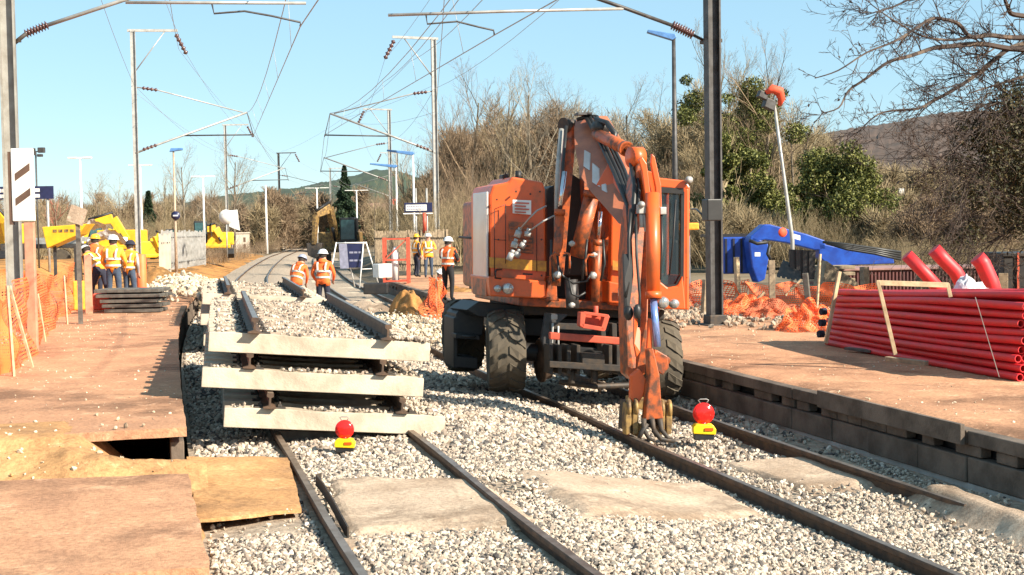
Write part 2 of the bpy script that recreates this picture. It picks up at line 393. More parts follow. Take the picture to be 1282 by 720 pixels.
# lower slab in the left foreground
def plate(name, pts, th, m, bevel=.01):
    mb = MB(); mb.prism(pts, (0, 0, -th)); o = mb.build(name, m, bevel=bevel); fix_normals(o); return o
def subdiv_plate(name, c00, c10, c11, c01, th, m, nx=30, ny=20, amp=.01, seed=1, feather=0):
    c00, c10, c11, c01 = [np.array(c) for c in (c00, c10, c11, c01)]
    u, v = np.meshgrid(np.linspace(0, 1, nx), np.linspace(0, 1, ny))
    P = (c00*(1-u[..., None])*(1-v[..., None]) + c10*u[..., None]*(1-v[..., None]) + c11*u[..., None]*v[..., None] + c01*(1-u[..., None])*v[..., None])
    P[..., 2] += amp*fbm(P[..., 0], P[..., 1], seed, 4, 2.0)
    if feather:
        e = np.minimum(np.minimum(u, 1-u)*1.6, np.minimum(v, 1-v)) + .10*fbm(P[..., 0], P[..., 1], seed+5, 4, 2.2)
        P[..., 2] = bed_z(P[..., 0], P[..., 1]) + .022 + .006*fbm(P[..., 0], P[..., 1], seed, 4, 5.0) - .055*sstep(.16, .03, e)
    ed = (u == 0) | (u == 1) | (v == 0) | (v == 1)
    P[..., 0] += np.where(ed, .02*fbm(P[..., 1]*3, P[..., 0]*3, seed+1, 3, 1.5), 0); P[..., 1] += np.where(ed, .02*fbm(P[..., 0]*3, P[..., 1]*3, seed+2, 3, 1.5), 0)
    i = (np.arange(nx-1)[None, :] + np.arange(ny-1)[:, None]*nx).ravel()
    o = np_mesh(name, P.reshape(-1, 3), np.stack([i, i+1, i+1+nx, i+nx], 1), m, smooth=False)
    s = o.modifiers.new('t', 'SOLIDIFY'); s.thickness = th; s.offset = -1
    return o
zs = .10
o = subdiv_plate('concrete_slab', G(-40, 622, zs), G(237, 611, zs), G(262, 735, zs), G(-60, 760, zs), .12, 'plat', 50, 40, .012, 4)
tag(o, 'large dusty orange slab across the left foreground below the broken platform', 'slab')
zb = .0
o = subdiv_plate('wooden_board', G(232, 577, .03), G(360, 576, -.03), G(377, 642, -.075), G(247, 656, -.02), .03, 'dirt', 50, 40, .03, 6)
tag(o, 'dirt covered crossing board lying between the lower slab and the left rail', 'board')
o = subdiv_plate('crossing_slab', G(398, 597, -.075), G(592, 597, -.085), G(690, 662, -.115), G(436, 690, -.11), .05, 'slab', 60, 50, .02, 8, -.03)
tag(o, 'dusty flat crossing panel between the two rails of the left track', 'slab', 'crossing panels')
o = subdiv_plate('crossing_slab', G(640, 594, -.12), G(880, 592, -.27), G(985, 650, -.36), G(725, 665, -.17), .05, 'slab', 60, 50, .02, 9, -.03)
tag(o, 'half buried dusty crossing panel between the left and right tracks', 'slab', 'crossing panels')
o = subdiv_plate('crossing_slab', G(888, 577, -.39), G(1040, 572, -.39), G(1150, 616, -.395), G(1020, 622, -.40), .04, 'slab', 50, 40, .02, 10, -.03)
tag(o, 'sandy crossing panel between the rails of the right track', 'slab', 'crossing panels')
def berm_z(x, y):
    z = bed_z(x, y) - .03 + .225*np.exp(-(((x-6.90+.06*fbm(x*0, y, 61, 3, 1.0))/.24)**2))*sstep(11.5, 10.9, y)
    return np.minimum(z + .02*fbm(x, y, 62, 4, 3.0), -.215)
o = grid_mesh('sand_berm', np.linspace(6.2, 7.60, 50), np.linspace(6, 11.5, 120), berm_z, 'slab'); tag(o, kind='structure')
# bent steel edge plate beside left rail
mb = MB(); pts = [G(x, y, z) for x, y, z in [(402, 599, .0), (396, 601, .01), (405, 612, .01), (418, 634, .0), (430, 657, -.03), (436, 668, -.05)]]
for a, b2 in zip(pts[:-1], pts[1:]): mb.beam(a, b2, .012, .10)
o = mb.build('edge_plate', 'iron'); tag(o, 'bent dark steel edge strip curling up beside the left rail at the crossing panel', 'steel strip')

# dark wood upright and planks at the broken edge
mb = MB(); p = G(221, 575, .02); mb.box((p.x-.02, p.y+.25, .18), (.07, .07, .34)); o = mb.build('timber_post', 'wood', bevel=.004)
tag(o, 'short timber upright propping the broken corner of the left platform', 'timber post')
mb = MB(); mb.beam(G(138, 541, .37), G(222, 533, .37), .05, .045); o = mb.build('plank', 'wood_l', bevel=.004)
tag(o, 'pale splintered plank under the broken edge of the left platform', 'plank')

# left platform side wall
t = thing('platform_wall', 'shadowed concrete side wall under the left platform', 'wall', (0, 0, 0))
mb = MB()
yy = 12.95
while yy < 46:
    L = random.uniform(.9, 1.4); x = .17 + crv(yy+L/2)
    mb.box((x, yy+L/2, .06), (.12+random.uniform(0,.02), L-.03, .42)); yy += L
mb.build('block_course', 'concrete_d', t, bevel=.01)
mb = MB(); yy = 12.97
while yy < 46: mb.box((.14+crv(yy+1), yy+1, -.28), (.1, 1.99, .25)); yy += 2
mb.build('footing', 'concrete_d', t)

# right platform wall
t = thing('platform_wall', 'shadowed precast block wall along the right platform, with missing blocks', 'wall', (0, 0, 0))
cop = MB(); mid = MB(); low = MB(); foot = MB(); back = MB()
yy = 4.0; k = 0
r_ = random.Random(3)
while yy < 58:
    L = 1.02 if k % 2 else .86; c = crv(yy+L/2)*.9
    tilt = r_.uniform(-.012, .012)
    cop.box((7.66+c+tilt, yy+L/2, .115), (.16, L-.012, .135), mi=0)
    # middle course: short blocks with open gaps
    y2 = yy
    while y2 < yy+L-.05:
        l2 = r_.uniform(.22, .42)
        if r_.random() < .62: mid.box((7.675+c, y2+l2/2, -.012), (.12, l2-.015, .105))
        y2 += l2
    low.box((7.655+c+r_.uniform(-.012,.012), yy+L/2, -.20), (.15, L-.015, .255))
    foot.box((7.665+c, yy+L/2, -.43), (.14, L, .20))
    yy += L; k += 1
yy = 4
while yy < 58: back.box((7.80+crv(yy+1)*.9, yy+1, -.10), (.08, 2.02, .36)); yy += 2  # black sheet behind the wall, paints the shade in the open gaps
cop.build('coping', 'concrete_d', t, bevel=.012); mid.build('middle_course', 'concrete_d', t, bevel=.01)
low.build('block_course', 'concrete_d', t, bevel=.014); foot.build('footing', 'concrete_g', t); back.build('gap_shade_backing', 'black', t)
a = G(1062, 489, .24); b2 = G(1197, 533, .24)
mb = MB(); mb.beam((7.53, b2.y, .15), (7.56, a.y+.1, .15), .05, .20); o = mb.build('loose_plank', 'concrete_d', bevel=.006)
tag(o, 'long loose board standing proud of the right platform edge', 'plank')

# ================================================================== rails
def rail_profile():
    # half width, height from foot (0) to head (.17)
    return [(-.07,0),(.07,0),(.07,.012),(.012,.035),(.010,.115),(.036,.128),(.036,.16),(.030,.17),(-.030,.17),(-.036,.16),(-.036,.128),(-.010,.115),(-.012,.035),(-.07,.012)]
def rail_mesh(mb, pts, ztop_mi=1, up=Vector((0,0,1))):
    pts = [Vector(p) for p in pts]; pr = rail_profile(); n = len(pr); vs = []
    for i, p in enumerate(pts):
        d = (pts[min(i+1, len(pts)-1)] - pts[max(i-1, 0)]).normalized(); x = d.cross(up).normalized(); z = x.cross(d)
        vs += [p + x*a + z*(b-.17) for a, b in pr]
    for i in range(len(pts)-1):
        for j in range(n):
            mb.add([vs[i*n+j], vs[i*n+(j+1) % n], vs[(i+1)*n+(j+1) % n], vs[(i+1)*n+j]], [(0,1,2,3)], 1 if j in (7,) else 0)
    mb.add(vs[:n], [tuple(range(n))[::-1]], 0); mb.add(vs[-n:], [tuple(range(n))], 0)
ylist = list(np.linspace(5.5, 30, 26)) + list(np.linspace(32, 120, 45)) + list(np.geomspace(124, 400, 30))
for xs2, z, lab in (((1.26, 2.69), 0.0, 'rusty left track running under the stacked track panels'), ((5.38, 6.80), -.25, 'rusty right track curving away under the orange excavator')):
    t = thing('railway_track', lab, 'railway track', (0, 0, 0))
    for x in xs2:
        # rail heads tipped: right rail of the right track ends at the crossing panel
        yl = [y for y in ylist if not (x > 6.5 and y < 10.6)]
        if x > 6.5: yl = [10.3] + yl
        mb = MB(); rail_mesh(mb, [(x + crv(y) + .008*math.sin(y*1.1), y, z + .006*math.sin(y*.8+x)) for y in yl]); mb.build('rail', ['rail', 'railtop'], t)
# sleepers showing on the far, cleared part of the track
tg = None
sl = MB()
sl.prism([(-1.15,-.13,0),(1.15,-.13,0),(1.15,-.10,.14),(-1.15,-.10,.14)], (0,.24,0)); slp = sl.build('sleeper', 'concrete'); fix_normals(slp)
slp_mesh = slp.data; bpy.data.objects.remove(slp)
for cx, zz, lab in ((1.975, -.30, 0), (6.09, -.55, 1)):
    par = [o for o in COL.objects if o.name.startswith('railway_track')][lab]
    for kk in range(48):
        y = 38 + kk*.75; o = bpy.data.objects.new('sleeper', slp_mesh); COL.objects.link(o); o.parent = par; o.location = (cx+crv(y), y, zz+.03)

# ================================================================== stones
ico_v = []; phi = (1+5**.5)/2
for a, b2 in ((-1,phi),(1,phi),(-1,-phi),(1,-phi)): ico_v.append((a,b2,0))
for a, b2 in ((-1,phi),(1,phi),(-1,-phi),(1,-phi)): ico_v.append((0,a,b2))
for a, b2 in ((phi,-1),(phi,1),(-phi,-1),(-phi,1)): ico_v.append((a,0,b2))
ico_v = np.array(ico_v)/np.linalg.norm(ico_v[0])
ico_f = np.array([(0,11,5),(0,5,1),(0,1,7),(0,7,10),(0,10,11),(1,5,9),(5,11,4),(11,10,2),(10,7,6),(7,1,8),(3,9,4),(3,4,2),(3,2,6),(3,6,8),(3,8,9),(4,9,5),(2,4,11),(6,2,10),(8,6,7),(9,8,1)])
def stones(name, P, size, m, label=None, cat=None, parent=None, kind='stuff'):
    n = len(P); V = ico_v[None]*(1+rng.uniform(-.38, .3, (n, 12, 1)))
    V = V*rng.uniform(.55, 1.2, (n, 1, 3))
    a = rng.uniform(0, 2*PI, n); bb = rng.uniform(0, PI, n)
    ca, sa, cb, sb = np.cos(a), np.sin(a), np.cos(bb), np.sin(bb)
    Rm = np.zeros((n, 3, 3)); Rm[:,0,0]=ca; Rm[:,0,1]=-sa*cb; Rm[:,0,2]=sa*sb; Rm[:,1,0]=sa; Rm[:,1,1]=ca*cb; Rm[:,1,2]=-ca*sb; Rm[:,2,1]=sb; Rm[:,2,2]=cb
    V = np.einsum('nij,nkj->nki', Rm, V)*size[:, None, None] + P[:, None, :]
    Fc = (ico_f[None] + (np.arange(n)*12)[:, None, None]).reshape(-1, 3)
    o = np_mesh(name, V.reshape(-1, 3), Fc, m, parent)
    if label: o['label'] = label; o['category'] = cat
    if kind: o['kind'] = kind
    return o
def in_slab(x, y):
    q = np.zeros(len(x), bool)
    q |= (x > 1.36) & (x < 2.62) & (y > 11.0+.9*fbm(x, y, 77, 4, 1.3)) & (y < 12.1+.25*fbm(x, y, 87, 4, 2.3))
    q |= (x > 2.85) & (x < 5.1) & (y > 11.15+.8*fbm(x, y, 78, 4, 1.2)) & (y < 12.0+.5*fbm(x, y, 88, 4, 1.4))
    q |= (x > 5.5) & (x < 6.75) & (y > 11.5+.6*fbm(x, y, 79, 4, 1.3)) & (y < 12.6+.5*fbm(x, y, 80, 4, 1.3))
    q |= (x > 6.55) & (y < 11.3)
    return q
def near_rail(x):
    q = np.zeros(len(x), bool)
    for r in (1.26, 2.69, 5.38, 6.80): q |= np.abs(x-r) < .085
    return q
P = []
def scatter(n, x0, x1, y0, y1):
    x = rng.uniform(x0, x1, n); y = rng.uniform(y0, y1, n); return x, y
tot_p = []; tot_s = []
for n, y0, y1, s0, s1 in ((98000, 7.3, 13.5, .008, .027), (36000, 13.5, 19.5, .015, .038), (16000, 19.5, 27, .02, .05), (9000, 27, 45, .03, .06)):
    x, y = scatter(n, .36, 7.5, y0, y1)
    q = in_slab(x, y); r = near_rail(x)
    board = (x < 1.12) & (y > 10.35) & (y < 12.1)
    keep = (~q | (rng.random(n) < .17)) & ~r & (~board | (rng.random(n) < .03)) & ((x < 7.1) | (rng.random(n) < .35))
    dens = .80 + 1.1*fbm(x, y, 60, 4, .9)
    keep &= rng.random(n) < dens
    x, y = x[keep], y[keep]; s = rng.uniform(s0, s1, len(x))**1.0
    z = bed_z(x, y) + s*.35 + rng.uniform(0, .012, len(x))
    z = np.where(in_slab(x, y), z+.03, z)
    z = np.where((x > 1.3) & (x < 1.4) | (x > 2.6) & (x < 2.78), z-.02, z)
    tot_p.append(np.stack([x+crv(y), y, z], 1)); tot_s.append(s)
P = np.concatenate(tot_p); S = np.concatenate(tot_s)
stones('ballast_stones', P, S, 'stone')
# loose pale stones strewn over the dirt and slab
n = 520; x = rng.uniform(-3.4, .3, n); y = rng.uniform(8, 14.5, n); k = rng.random(n) < np.exp(-((y-11.9)/1.6)**2)+.12
x, y = x[k], y[k]; s = rng.uniform(.008, .035, len(x))*np.where(rng.random(len(x)) < .85, .6, 1)
z = np.where(y > 12.9, .43, np.where(y < 11.45, .115, dz(x, y)))+s*.3
stones('loose_stones', np.stack([x, y, z], 1), s, 'stone_warm')
# rubble to the right of and beyond the stack, and far side of left platform
n = 4200; c = D(470, 360, 52); x = rng.normal(0, 1.2, n)+c.x; y = rng.normal(0, 2.4, n)+c.y-2; s = rng.uniform(.015, .05, n)
z = .12*np.exp(-((x-c.x)/1.3)**2) - .12 + rng.uniform(0, .1, n)
stones('rubble', np.stack([x, y, z], 1), s, 'stone_warm')
n = 1500; c = D(235, 350, 40); x = rng.normal(0, .9, n)+c.x; y = rng.normal(0, 3.5, n)+c.y; s = rng.uniform(.03, .12, n)
z = .35 + .35*np.exp(-((x-c.x)/1.)**2) + rng.uniform(-.1, .1, n)
stones('rubble', np.stack([x, y, z], 1), s, 'stone_warm')

# small clods and pebbles on both platforms
def pebbles(name, n, x0, x1, y0, y1, zf, s0, s1, m, curve=True):
    x = rng.uniform(x0, x1, n); y = rng.uniform(y0, y1, n); k = rng.random(n) < .35+.9*fbm(x, y, 66, 3, .6)
    x, y = x[k], y[k]; s = rng.uniform(s0, s1, len(x))*rng.random(len(x))**1.5+.003
    stones(name, np.stack([x+(crv(y) if curve else 0), y, zf(x, y)+s*.2], 1), s, m)
pebbles('platform_grit', 2600, -3.6, .2, 13, 34, lambda x, y: lp_z(x, y), .006, .022, 'stone_warm')
pebbles('platform_grit', 2600, 7.8, 13, 8.5, 30, lambda x, y: rp_z(x, y), .005, .018, 'stone_warm')
pebbles('slab_grit', 2600, -3.2, .22, 7.6, 11.15, lambda x, y: .10+0*x, .005, .020, 'stone_warm', False)
pebbles('slab_grit', 900, .3, 1.15, 10.3, 12.1, lambda x, y: .0-.05*sstep(12, 10.4, y), .005, .018, 'stone_warm', False)
pebbles('slab_grit', 500, -2.5, .2, 10.9, 12.0, lambda x, y: np.where(y < 11.2, .105, dz(x, y)), .015, .045, 'stone_warm', False)
pebbles('dirt_clods', 5200, -3.4, .35, 8, 12.9, lambda x, y: np.where(y < 11.4, .105, dz(x, y)), .008, .034, 'dirt', False)
# ================================================================== stacked track panels
def sleeper_bm(seed):
    r = random.Random(seed); mb = MB()
    secs = [(-1.2,.205),(-1.0,.215),(-.5,.215),(-.3,.205),(.3,.205),(.5,.215),(1.0,.215),(1.2,.205)]
    vs = []
    for x, h in secs: vs += [(x, 0, 0), (x, .26, 0), (x, .245, h), (x, .015, h)]
    fs = []
    for i in range(len(secs)-1):
        o = i*4
        fs += [(o, o+1, o+5, o+4), (o+1, o+2, o+6, o+5), (o+2, o+3, o+7, o+6), (o+3, o, o+4, o+7)]
    n = (len(secs)-1)*4; fs += [(3,2,1,0), (n, n+1, n+2, n+3)]
    mb.add(vs, fs, 0)
    for sx in (-.7175, .7175):
        mb.box((sx, .13, .222), (.34, .17, .018), mi=1)
        for e in (-.13, .13):
            mb.box((sx+e*.8, .13, .24), (.05, .11, .035), mi=1); mb.cyl((sx+e*.8, .13, .23), (sx+e*.8, .13, .285), .016, n=6, mi=1)
    return mb
_sl = sleeper_bm(1).build('sleeper', ['concrete', 'iron'], bevel=.012); SLM = _sl.data; SLMOD = _sl
def panel_frame(L, R, yaw):
    L = Vector(L); R = Vector(R); X = (R-L).normalized(); Y = Vector((math.sin(yaw), math.cos(yaw), 0)); Y = (Y - X*Y.dot(X)).normalized(); Z = X.cross(Y)
    m = Matrix((X, Y, Z)).transposed().to_4x4(); m.translation = (L+R)/2; return m
PAN = []
def track_panel(Lp, Rp, s, yawdeg, length, label, rl, first=False, dx=0):
    e_ = .017*s/115; m = panel_frame(D(*Lp, s*(1+e_)), D(*Rp, s*(1-e_)), math.radians(yawdeg))
    t = thing('track_panel', label, 'track panel', m.translation, 0, 'stacked track panels'); t.rotation_euler = m.to_euler()
    k = 0; y = 0
    while y < length:
        o = SLMOD if not PAN else SLMOD.copy()
        if PAN or k: o = SLMOD.copy(); COL.objects.link(o)
        o.parent = t; o.location = (random.uniform(-.012, .012)+dx, y, 0); o.rotation_euler = (0, 0, random.uniform(-.006, .006))
        y += .6; k += 1
        PAN.append(1)
    for sx, (a, b) in zip((-.7175, .7175), rl):
        mb = MB(); rail_mesh(mb, [(sx, a+(b-a)*i/6, .395) for i in range(7)]); mb.build('rail', ['rail', 'railtop'], t)
    return t, m
LAB = ['lowest', 'middle', 'top']
tA, mA = track_panel((282, 535), (552, 545), 115, 2.4, 8.2, 'lowest concrete sleeper track panel of the near stack, shifted right', ((-.06, 8.1), (-.03, 8.0)))
tB, mB = track_panel((257, 485), (527, 497), 115, 2.4, 8.2, 'middle track panel of the near stack, sleepers sticking out to the left', ((-.03, 8.1), (-.05, 8.2)))
tC, mC = track_panel((262, 440), (534, 453), 115, 2.4, 8.2, 'top track panel of the near stack, covered with pale ballast stones', ((-.12, 7.0), (-.10, 8.3)))
tD, mD = track_panel((258, 433), (408, 440), 64.5, 2.6, 7.6, 'lowest track panel of the stack behind, nearly hidden by the near stack', ((-.05, 7.6), (-.05, 7.6)))
tE, mE = track_panel((254, 407), (404, 414), 64.5, 2.6, 7.6, 'middle track panel of the stack behind the ballast covered one', ((-.05, 7.6), (-.05, 7.6)))
tF, mF = track_panel((256, 381), (406, 388), 64.5, 2.6, 7.6, 'top track panel of the stack behind, beside the two orange workers', ((-.05, 5.5), (-.1, 7.4)))
# compacted ballast left on top of the near stack, and stones lying on it
def crust(t, m, x0, x1, y0, y1, n, zt=.205, s0=.015, s1=.04, dens=None):
    X, Y = np.meshgrid(np.linspace(x0, x1, 60), np.linspace(y0, y1, 160)); Z = zt + .012*fbm(X, Y, 90, 4, 3.0)
    i = (np.arange(59)[None, :] + np.arange(159)[:, None]*60).ravel()
    o = np_mesh('ballast_crust', np.stack([X.ravel(), Y.ravel(), Z.ravel()], 1), np.stack([i, i+1, i+61, i+60], 1), 'slab', t, smooth=True)
    so = o.modifiers.new('t', 'SOLIDIFY'); so.thickness = .12; so.offset = -1
def topstones(t, n, x0, x1, y0, y1, z, s0=.012, s1=.034, clump=2.0, thr=0.0, nm='ballast_stones'):
    x = rng.uniform(x0, x1, n); y = rng.uniform(y0, y1, n); k = (fbm(x, y, 91, 3, clump) > thr-.5*rng.random(n)) & (np.abs(np.abs(x)-.7175) > .09)
    x, y = x[k], y[k]; s = rng.uniform(s0, s1, len(x))
    stones(nm, np.stack([x, y, z+s*.4+.012*fbm(x, y, 90, 4, 3.0)], 1), s, 'stone', parent=t)
crust(tC, mC, -1.12, 1.12, .05, 8.1, 0, .212)
topstones(tC, 3600, -1.14, 1.14, .02, 8.1, .212, .008, .026, thr=.06)
topstones(tC, 260, .8, 1.17, .0, .3, .23, .018, .035, thr=-.6)
crust(tF, mF, -1.1, 1.1, .3, 7.2, 0)
topstones(tF, 700, -1.1, 1.1, .3, 7.2, .212, .012, .035, thr=.1)
for tt in (tA, tB):
    topstones(tt, 500, .80, 1.18, .02, 7.5, .215, .016, .036, thr=-.4)
    topstones(tt, 160, -1.15, .6, .03, .24, .215, .012, .03, thr=.15)
# timber bearers under the lowest panel (dark beam seen in the gap)
mb = MB(); a = G(345, 548, -.03); b2 = G(560, 556, -.16); mb.beam(a + Vector((0, .25, 0)), b2 + Vector((0, .25, 0)), .16, .12)
o = mb.build('timber_bearer', 'wood_d', bevel=.01); tag(o, 'dark timber bearer in the shadow under the near stack of track panels', 'timber')

# ================================================================== warning lamps
def warning_lamp(px, py, z, h, label):
    p = G(px, py, z); k = h/.46
    t = thing('warning_lamp', label, 'warning lamp', p, FACE, 'red and yellow warning lamps')
    mb = MB(); mb.box((0, 0, .045*k), (.23*k, .13*k, .09*k)); mb.build('battery_foot', 'black', t, bevel=.01*k)
    mb = MB(); mb.prism([(-.13*k,-.08*k,.075*k),(.13*k,-.08*k,.06*k),(.135*k,-.08*k,.12*k),(.10*k,-.08*k,.175*k),(-.09*k,-.08*k,.185*k),(-.13*k,-.08*k,.15*k)], (0,.16*k,0)); o = mb.build('base', 'lampyel', t, bevel=.012*k); fix_normals(o)
    mb = MB(); mb.box((.05*k, -.088*k, .125*k), (.10*k, .01*k, .035*k)); mb.build('reflector', 'orangeref', t, bevel=.003)
    mb = MB(); mb.lathe([(.0,-.045*k),(.06*k,-.042*k),(.10*k,-.028*k),(.118*k,-.008*k),(.118*k,.008*k),(.10*k,.028*k),(.06*k,.042*k),(0,.045*k)], (0,0,.30*k), (0,1,0), 28)
    mb.build('lens', 'redlens', t)
    mb = MB(); mb.lathe([(.112*k,-.014*k),(.124*k,-.012*k),(.124*k,.012*k),(.112*k,.014*k)], (0,0,.30*k), (0,1,0), 28); mb.cyl((0,0,.17*k),(0,0,.20*k),.035*k); mb.build('lens_ring', 'redlens', t)
    mb = MB(); mb.tube([(-.03*k,0,.41*k),(-.06*k,0,.455*k),(-.035*k,0,.465*k),(.035*k,0,.465*k),(.06*k,0,.455*k),(.03*k,0,.41*k)], .007*k, 6); mb.build('handle', 'galv', t)
warning_lamp(432, 566, -.06, .36, 'red and yellow warning lamp in front of the near stack of track panels')
warning_lamp(881, 550, -.31, .47, 'red and yellow warning lamp beside the right rail, right of the excavator grab')

# ================================================================== catenary masts and wires
def hbeam(mb, p, h, w, d, tf=.02, mi=0):
    x, y, z = p
    mb.box((x-w/2+tf/2, y, z+h/2), (tf, d, h), mi=mi); mb.box((x+w/2-tf/2, y, z+h/2), (tf, d, h), mi=mi); mb.box((x, y, z+h/2), (w-2*tf, tf, h), mi=mi)
def insulator(mb, a, b, r, n=7, mi=0):
    a = Vector(a); b = Vector(b); L = (b-a).length; prof = [(0, 0)]
    for i in range(n):
        z0 = L*(i+.15)/n; z1 = L*(i+.5)/n; z2 = L*(i+.85)/n
        prof += [(r*.45, z0), (r, z1), (r*.5, z2)]
    prof += [(0, L)]
    mb.lathe(prof, a, (b-a), 12, mi)
# near left mast
pb = base(17, 75, .42)
t = thing('catenary_mast', 'tall weathered steel mast at the left edge, behind the striped panel', 'catenary mast', pb, 0, 'catenary masts')
L_ = lambda p: Vector(p)-pb
sL = lambda x: 75-(x-14)*.0112
mb = MB(); hbeam(mb, (0, 0, -.3), 13, .25, .26, .03); mb.build('column', 'mast_l', t)
mb = MB(); mb.box((0, 0, .1), (.5, .5, .2)); mb.build('footing', 'concrete_g', t)
mb = MB(); mb.beam(L_(D(-4, 52, 75)), L_(D(26, 51, 75)), .06, .05); mb.tube([L_(D(18, 54, 75)), L_(D(33, 42, 75))], .035, 8); mb.build('clamp', 'iron', t)
mb = MB(); insulator(mb, L_(D(31, 43, sL(31))), L_(D(60, 31, sL(60))), .085, 8); mb.build('insulator', 'insul', t)
mb = MB(); mb.tube([L_(D(58, 32, sL(60))), L_(D(158, -1, sL(158))), L_(D(300, -49, sL(300)))], .035, 10); mb.build('bracket_tube', 'galv', t)
mb = MB(); mb.tube([L_(D(157, 3, sL(158))), L_(D(383, 4, sL(383)))], .028, 8); mb.build('steady_tube', 'galv', t)
mb = MB(); mb.tube([L_(D(265, 3, sL(265))), L_(D(268, 17, sL(268))), L_(D(306, 14, sL(306))), L_(D(340, 20, sL(340))), L_(D(376, 28, sL(376))), L_(D(376, 33, sL(376)))], .018, 8); mb.build('registration_arm', 'galv_d', t)
# near right mast
pb = base(894, 62, .2)
t = thing('catenary_mast', 'dark steel mast standing right of the excavator with a black box on it', 'catenary mast', pb, 0, 'catenary masts')
sR = lambda x: 62+(893-x)*.01
mb = MB(); hbeam(mb, (0, 0, -.1), 13, .27, .26, .035); mb.build('column', 'galv_d', t)
mb = MB(); mb.box((0, 0, -.03), (.55, .55, .12)); mb.box((0, 0, .10), (.36, .36, .22)); mb.build('footing', 'iron', t, bevel=.02)
mb = MB(); mb.tube([L_(D(884, 52, 62)), L_(D(862, 41, 62))], .03, 8); mb.box(L_(D(890, 52, 62)), (.34, .36, .07)); mb.build('clamp', 'iron', t)
mb = MB(); insulator(mb, L_(D(868, 44, sR(868))), L_(D(841, 31, sR(841))), .10, 9); mb.build('insulator', 'insul', t)
mb = MB(); mb.tube([L_(D(842, 32, sR(842))), L_(D(779, 9, sR(779))), L_(D(700, -18, sR(700)))], .038, 10); mb.build('bracket_tube', 'galv_d', t)
mb = MB(); mb.tube([L_(D(780, 11, sR(779))), L_(D(640, 14, sR(640))), L_(D(486, 19, sR(486)))], .030, 8); mb.build('steady_tube', 'galv', t)
mb = MB(); mb.tube([L_(D(533, 16, sR(533))), L_(D(535, 30, sR(535))), L_(D(572, 27, sR(572))), L_(D(600, 34, sR(600))), L_(D(618, 38, sR(618))), L_(D(619, 44, sR(619)))], .018, 8); mb.build('registration_arm', 'galv_d', t)
mb = MB(); mb.box(L_(D(891, 263, 64.5)), (.30, .30, .42)); mb.build('control_box', 'hose', t, bevel=.02)
# masts down the line
STA = {}
def far_mast(px, s, zb, side, topy, label, m='galv'):
    p = base(px, s, zb); h = D(px, topy, s).z - zb; k = h/11.9
    t = thing('catenary_mast', label, 'catenary mast', p, 0, 'catenary masts')
    mb = MB(); hbeam(mb, (0, 0, -.3), h+.3, .25, .24, .03); mb.build('column', m, t)
    mb = MB(); mb.beam((-.25*side, 0, h), (2.1*side, 0, h+.05), .10, .12); mb.tube([(.05*side, 0, h-2.0*k), (1.5*side, 0, h)], .03, 6); mb.build('top_arm', m, t)
    mb = MB(); insulator(mb, (2.0*side, 0, h-.1), (2.5*side, 0, h-1.1*k), .13, 5); mb.build('insulator', 'insul', t)
    mb = MB(); insulator(mb, (.35*side, 0, h-2.75*k), (1.1*side, 0, h-2.85*k), .10, 4); mb.build('insulator', 'insul', t)
    mb = MB(); insulator(mb, (.3*side, 0, h-5.75*k), (1.0*side, 0, h-5.5*k), .10, 4); mb.build('insulator', 'insul', t)
    mb = MB(); mb.tube([(0, 0, h-2.7*k), (1.1*side, 0, h-2.85*k), (5.1*side, 0, h-3.9*k)], .03, 6); mb.build('stay_tube', m, t)
    mb = MB(); mb.tube([(0, 0, h-5.9*k), (1.0*side, 0, h-5.5*k), (5.3*side, 0, h-3.9*k)], .05, 8); mb.build('bracket_tube', m, t)
    mb = MB(); mb.tube([(2.2*side, 0, h-5.05*k), (5.6*side, 0, h-5.0*k)], .035, 6); mb.tube([(5.3*side, 0, h-3.9*k), (5.6*side, 0, h-5.1*k)], .02, 6); mb.build('steady_tube', 'galv_d', t)
    STA[px] = (p + Vector((2.5*side, 0, h-1.1*k)), p + Vector((5.3*side, 0, h-3.9*k)), p + Vector((5.6*side, 0, h-5.0*k)), p + Vector((0, 0, h-2.6*k)))
far_mast(173, 26, .2, 1, 40, 'grey steel mast behind the group of workers on the left platform')
far_mast(285, 13.8, .2, 1, 157, 'steel mast behind the palisade fence, second down the left side of the line')
far_mast(351, 10.4, .2, 1, 192, 'thin steel mast beside the curving rails in front of the pale wall', 'galv_d')
far_mast(415, 8.2, .3, 1, 211, 'small distant mast just left of the dark conifer', 'galv')
far_mast(547, 24.6, .3, -1, 50, 'tall grey mast behind the standing workers, right of the station name board')
far_mast(490, 15.5, .3, -1, 138, 'pale mast rising behind the red rack, left of the blue topped lamp posts')
far_mast(499, 10.0, .3, -1, 192, 'slender distant mast between the two nearer right hand masts')
def wire(pts, label, r=.008, sag=.0, group='overhead wires'):
    mb = MB(); out = [pts[0]]
    for a, b in zip(pts[:-1], pts[1:]):
        for i in range(1, 9):
            f = i/8; q = Vector(a).lerp(Vector(b), f); q.z -= sag*4*f*(1-f)*((Vector(b)-Vector(a)).length/45); out.append(q)
    o0 = Vector(out[0]); mb.tube([Vector(q)-o0 for q in out], r*.75, 5, smooth=True)
    o = mb.build('overhead_wire', 'galv', loc=o0); tag(o, label, 'wire', group); return o
nl_c = D(376, 33, sL(376)); nl_m = D(372, -62, sL(372)); nr_c = D(619, 44, sR(619)); nr_m = D(600, -50, sR(600))
bk = lambda p, dy=60, dx=0: Vector((p.x+dx, p.y-dy, p.z))
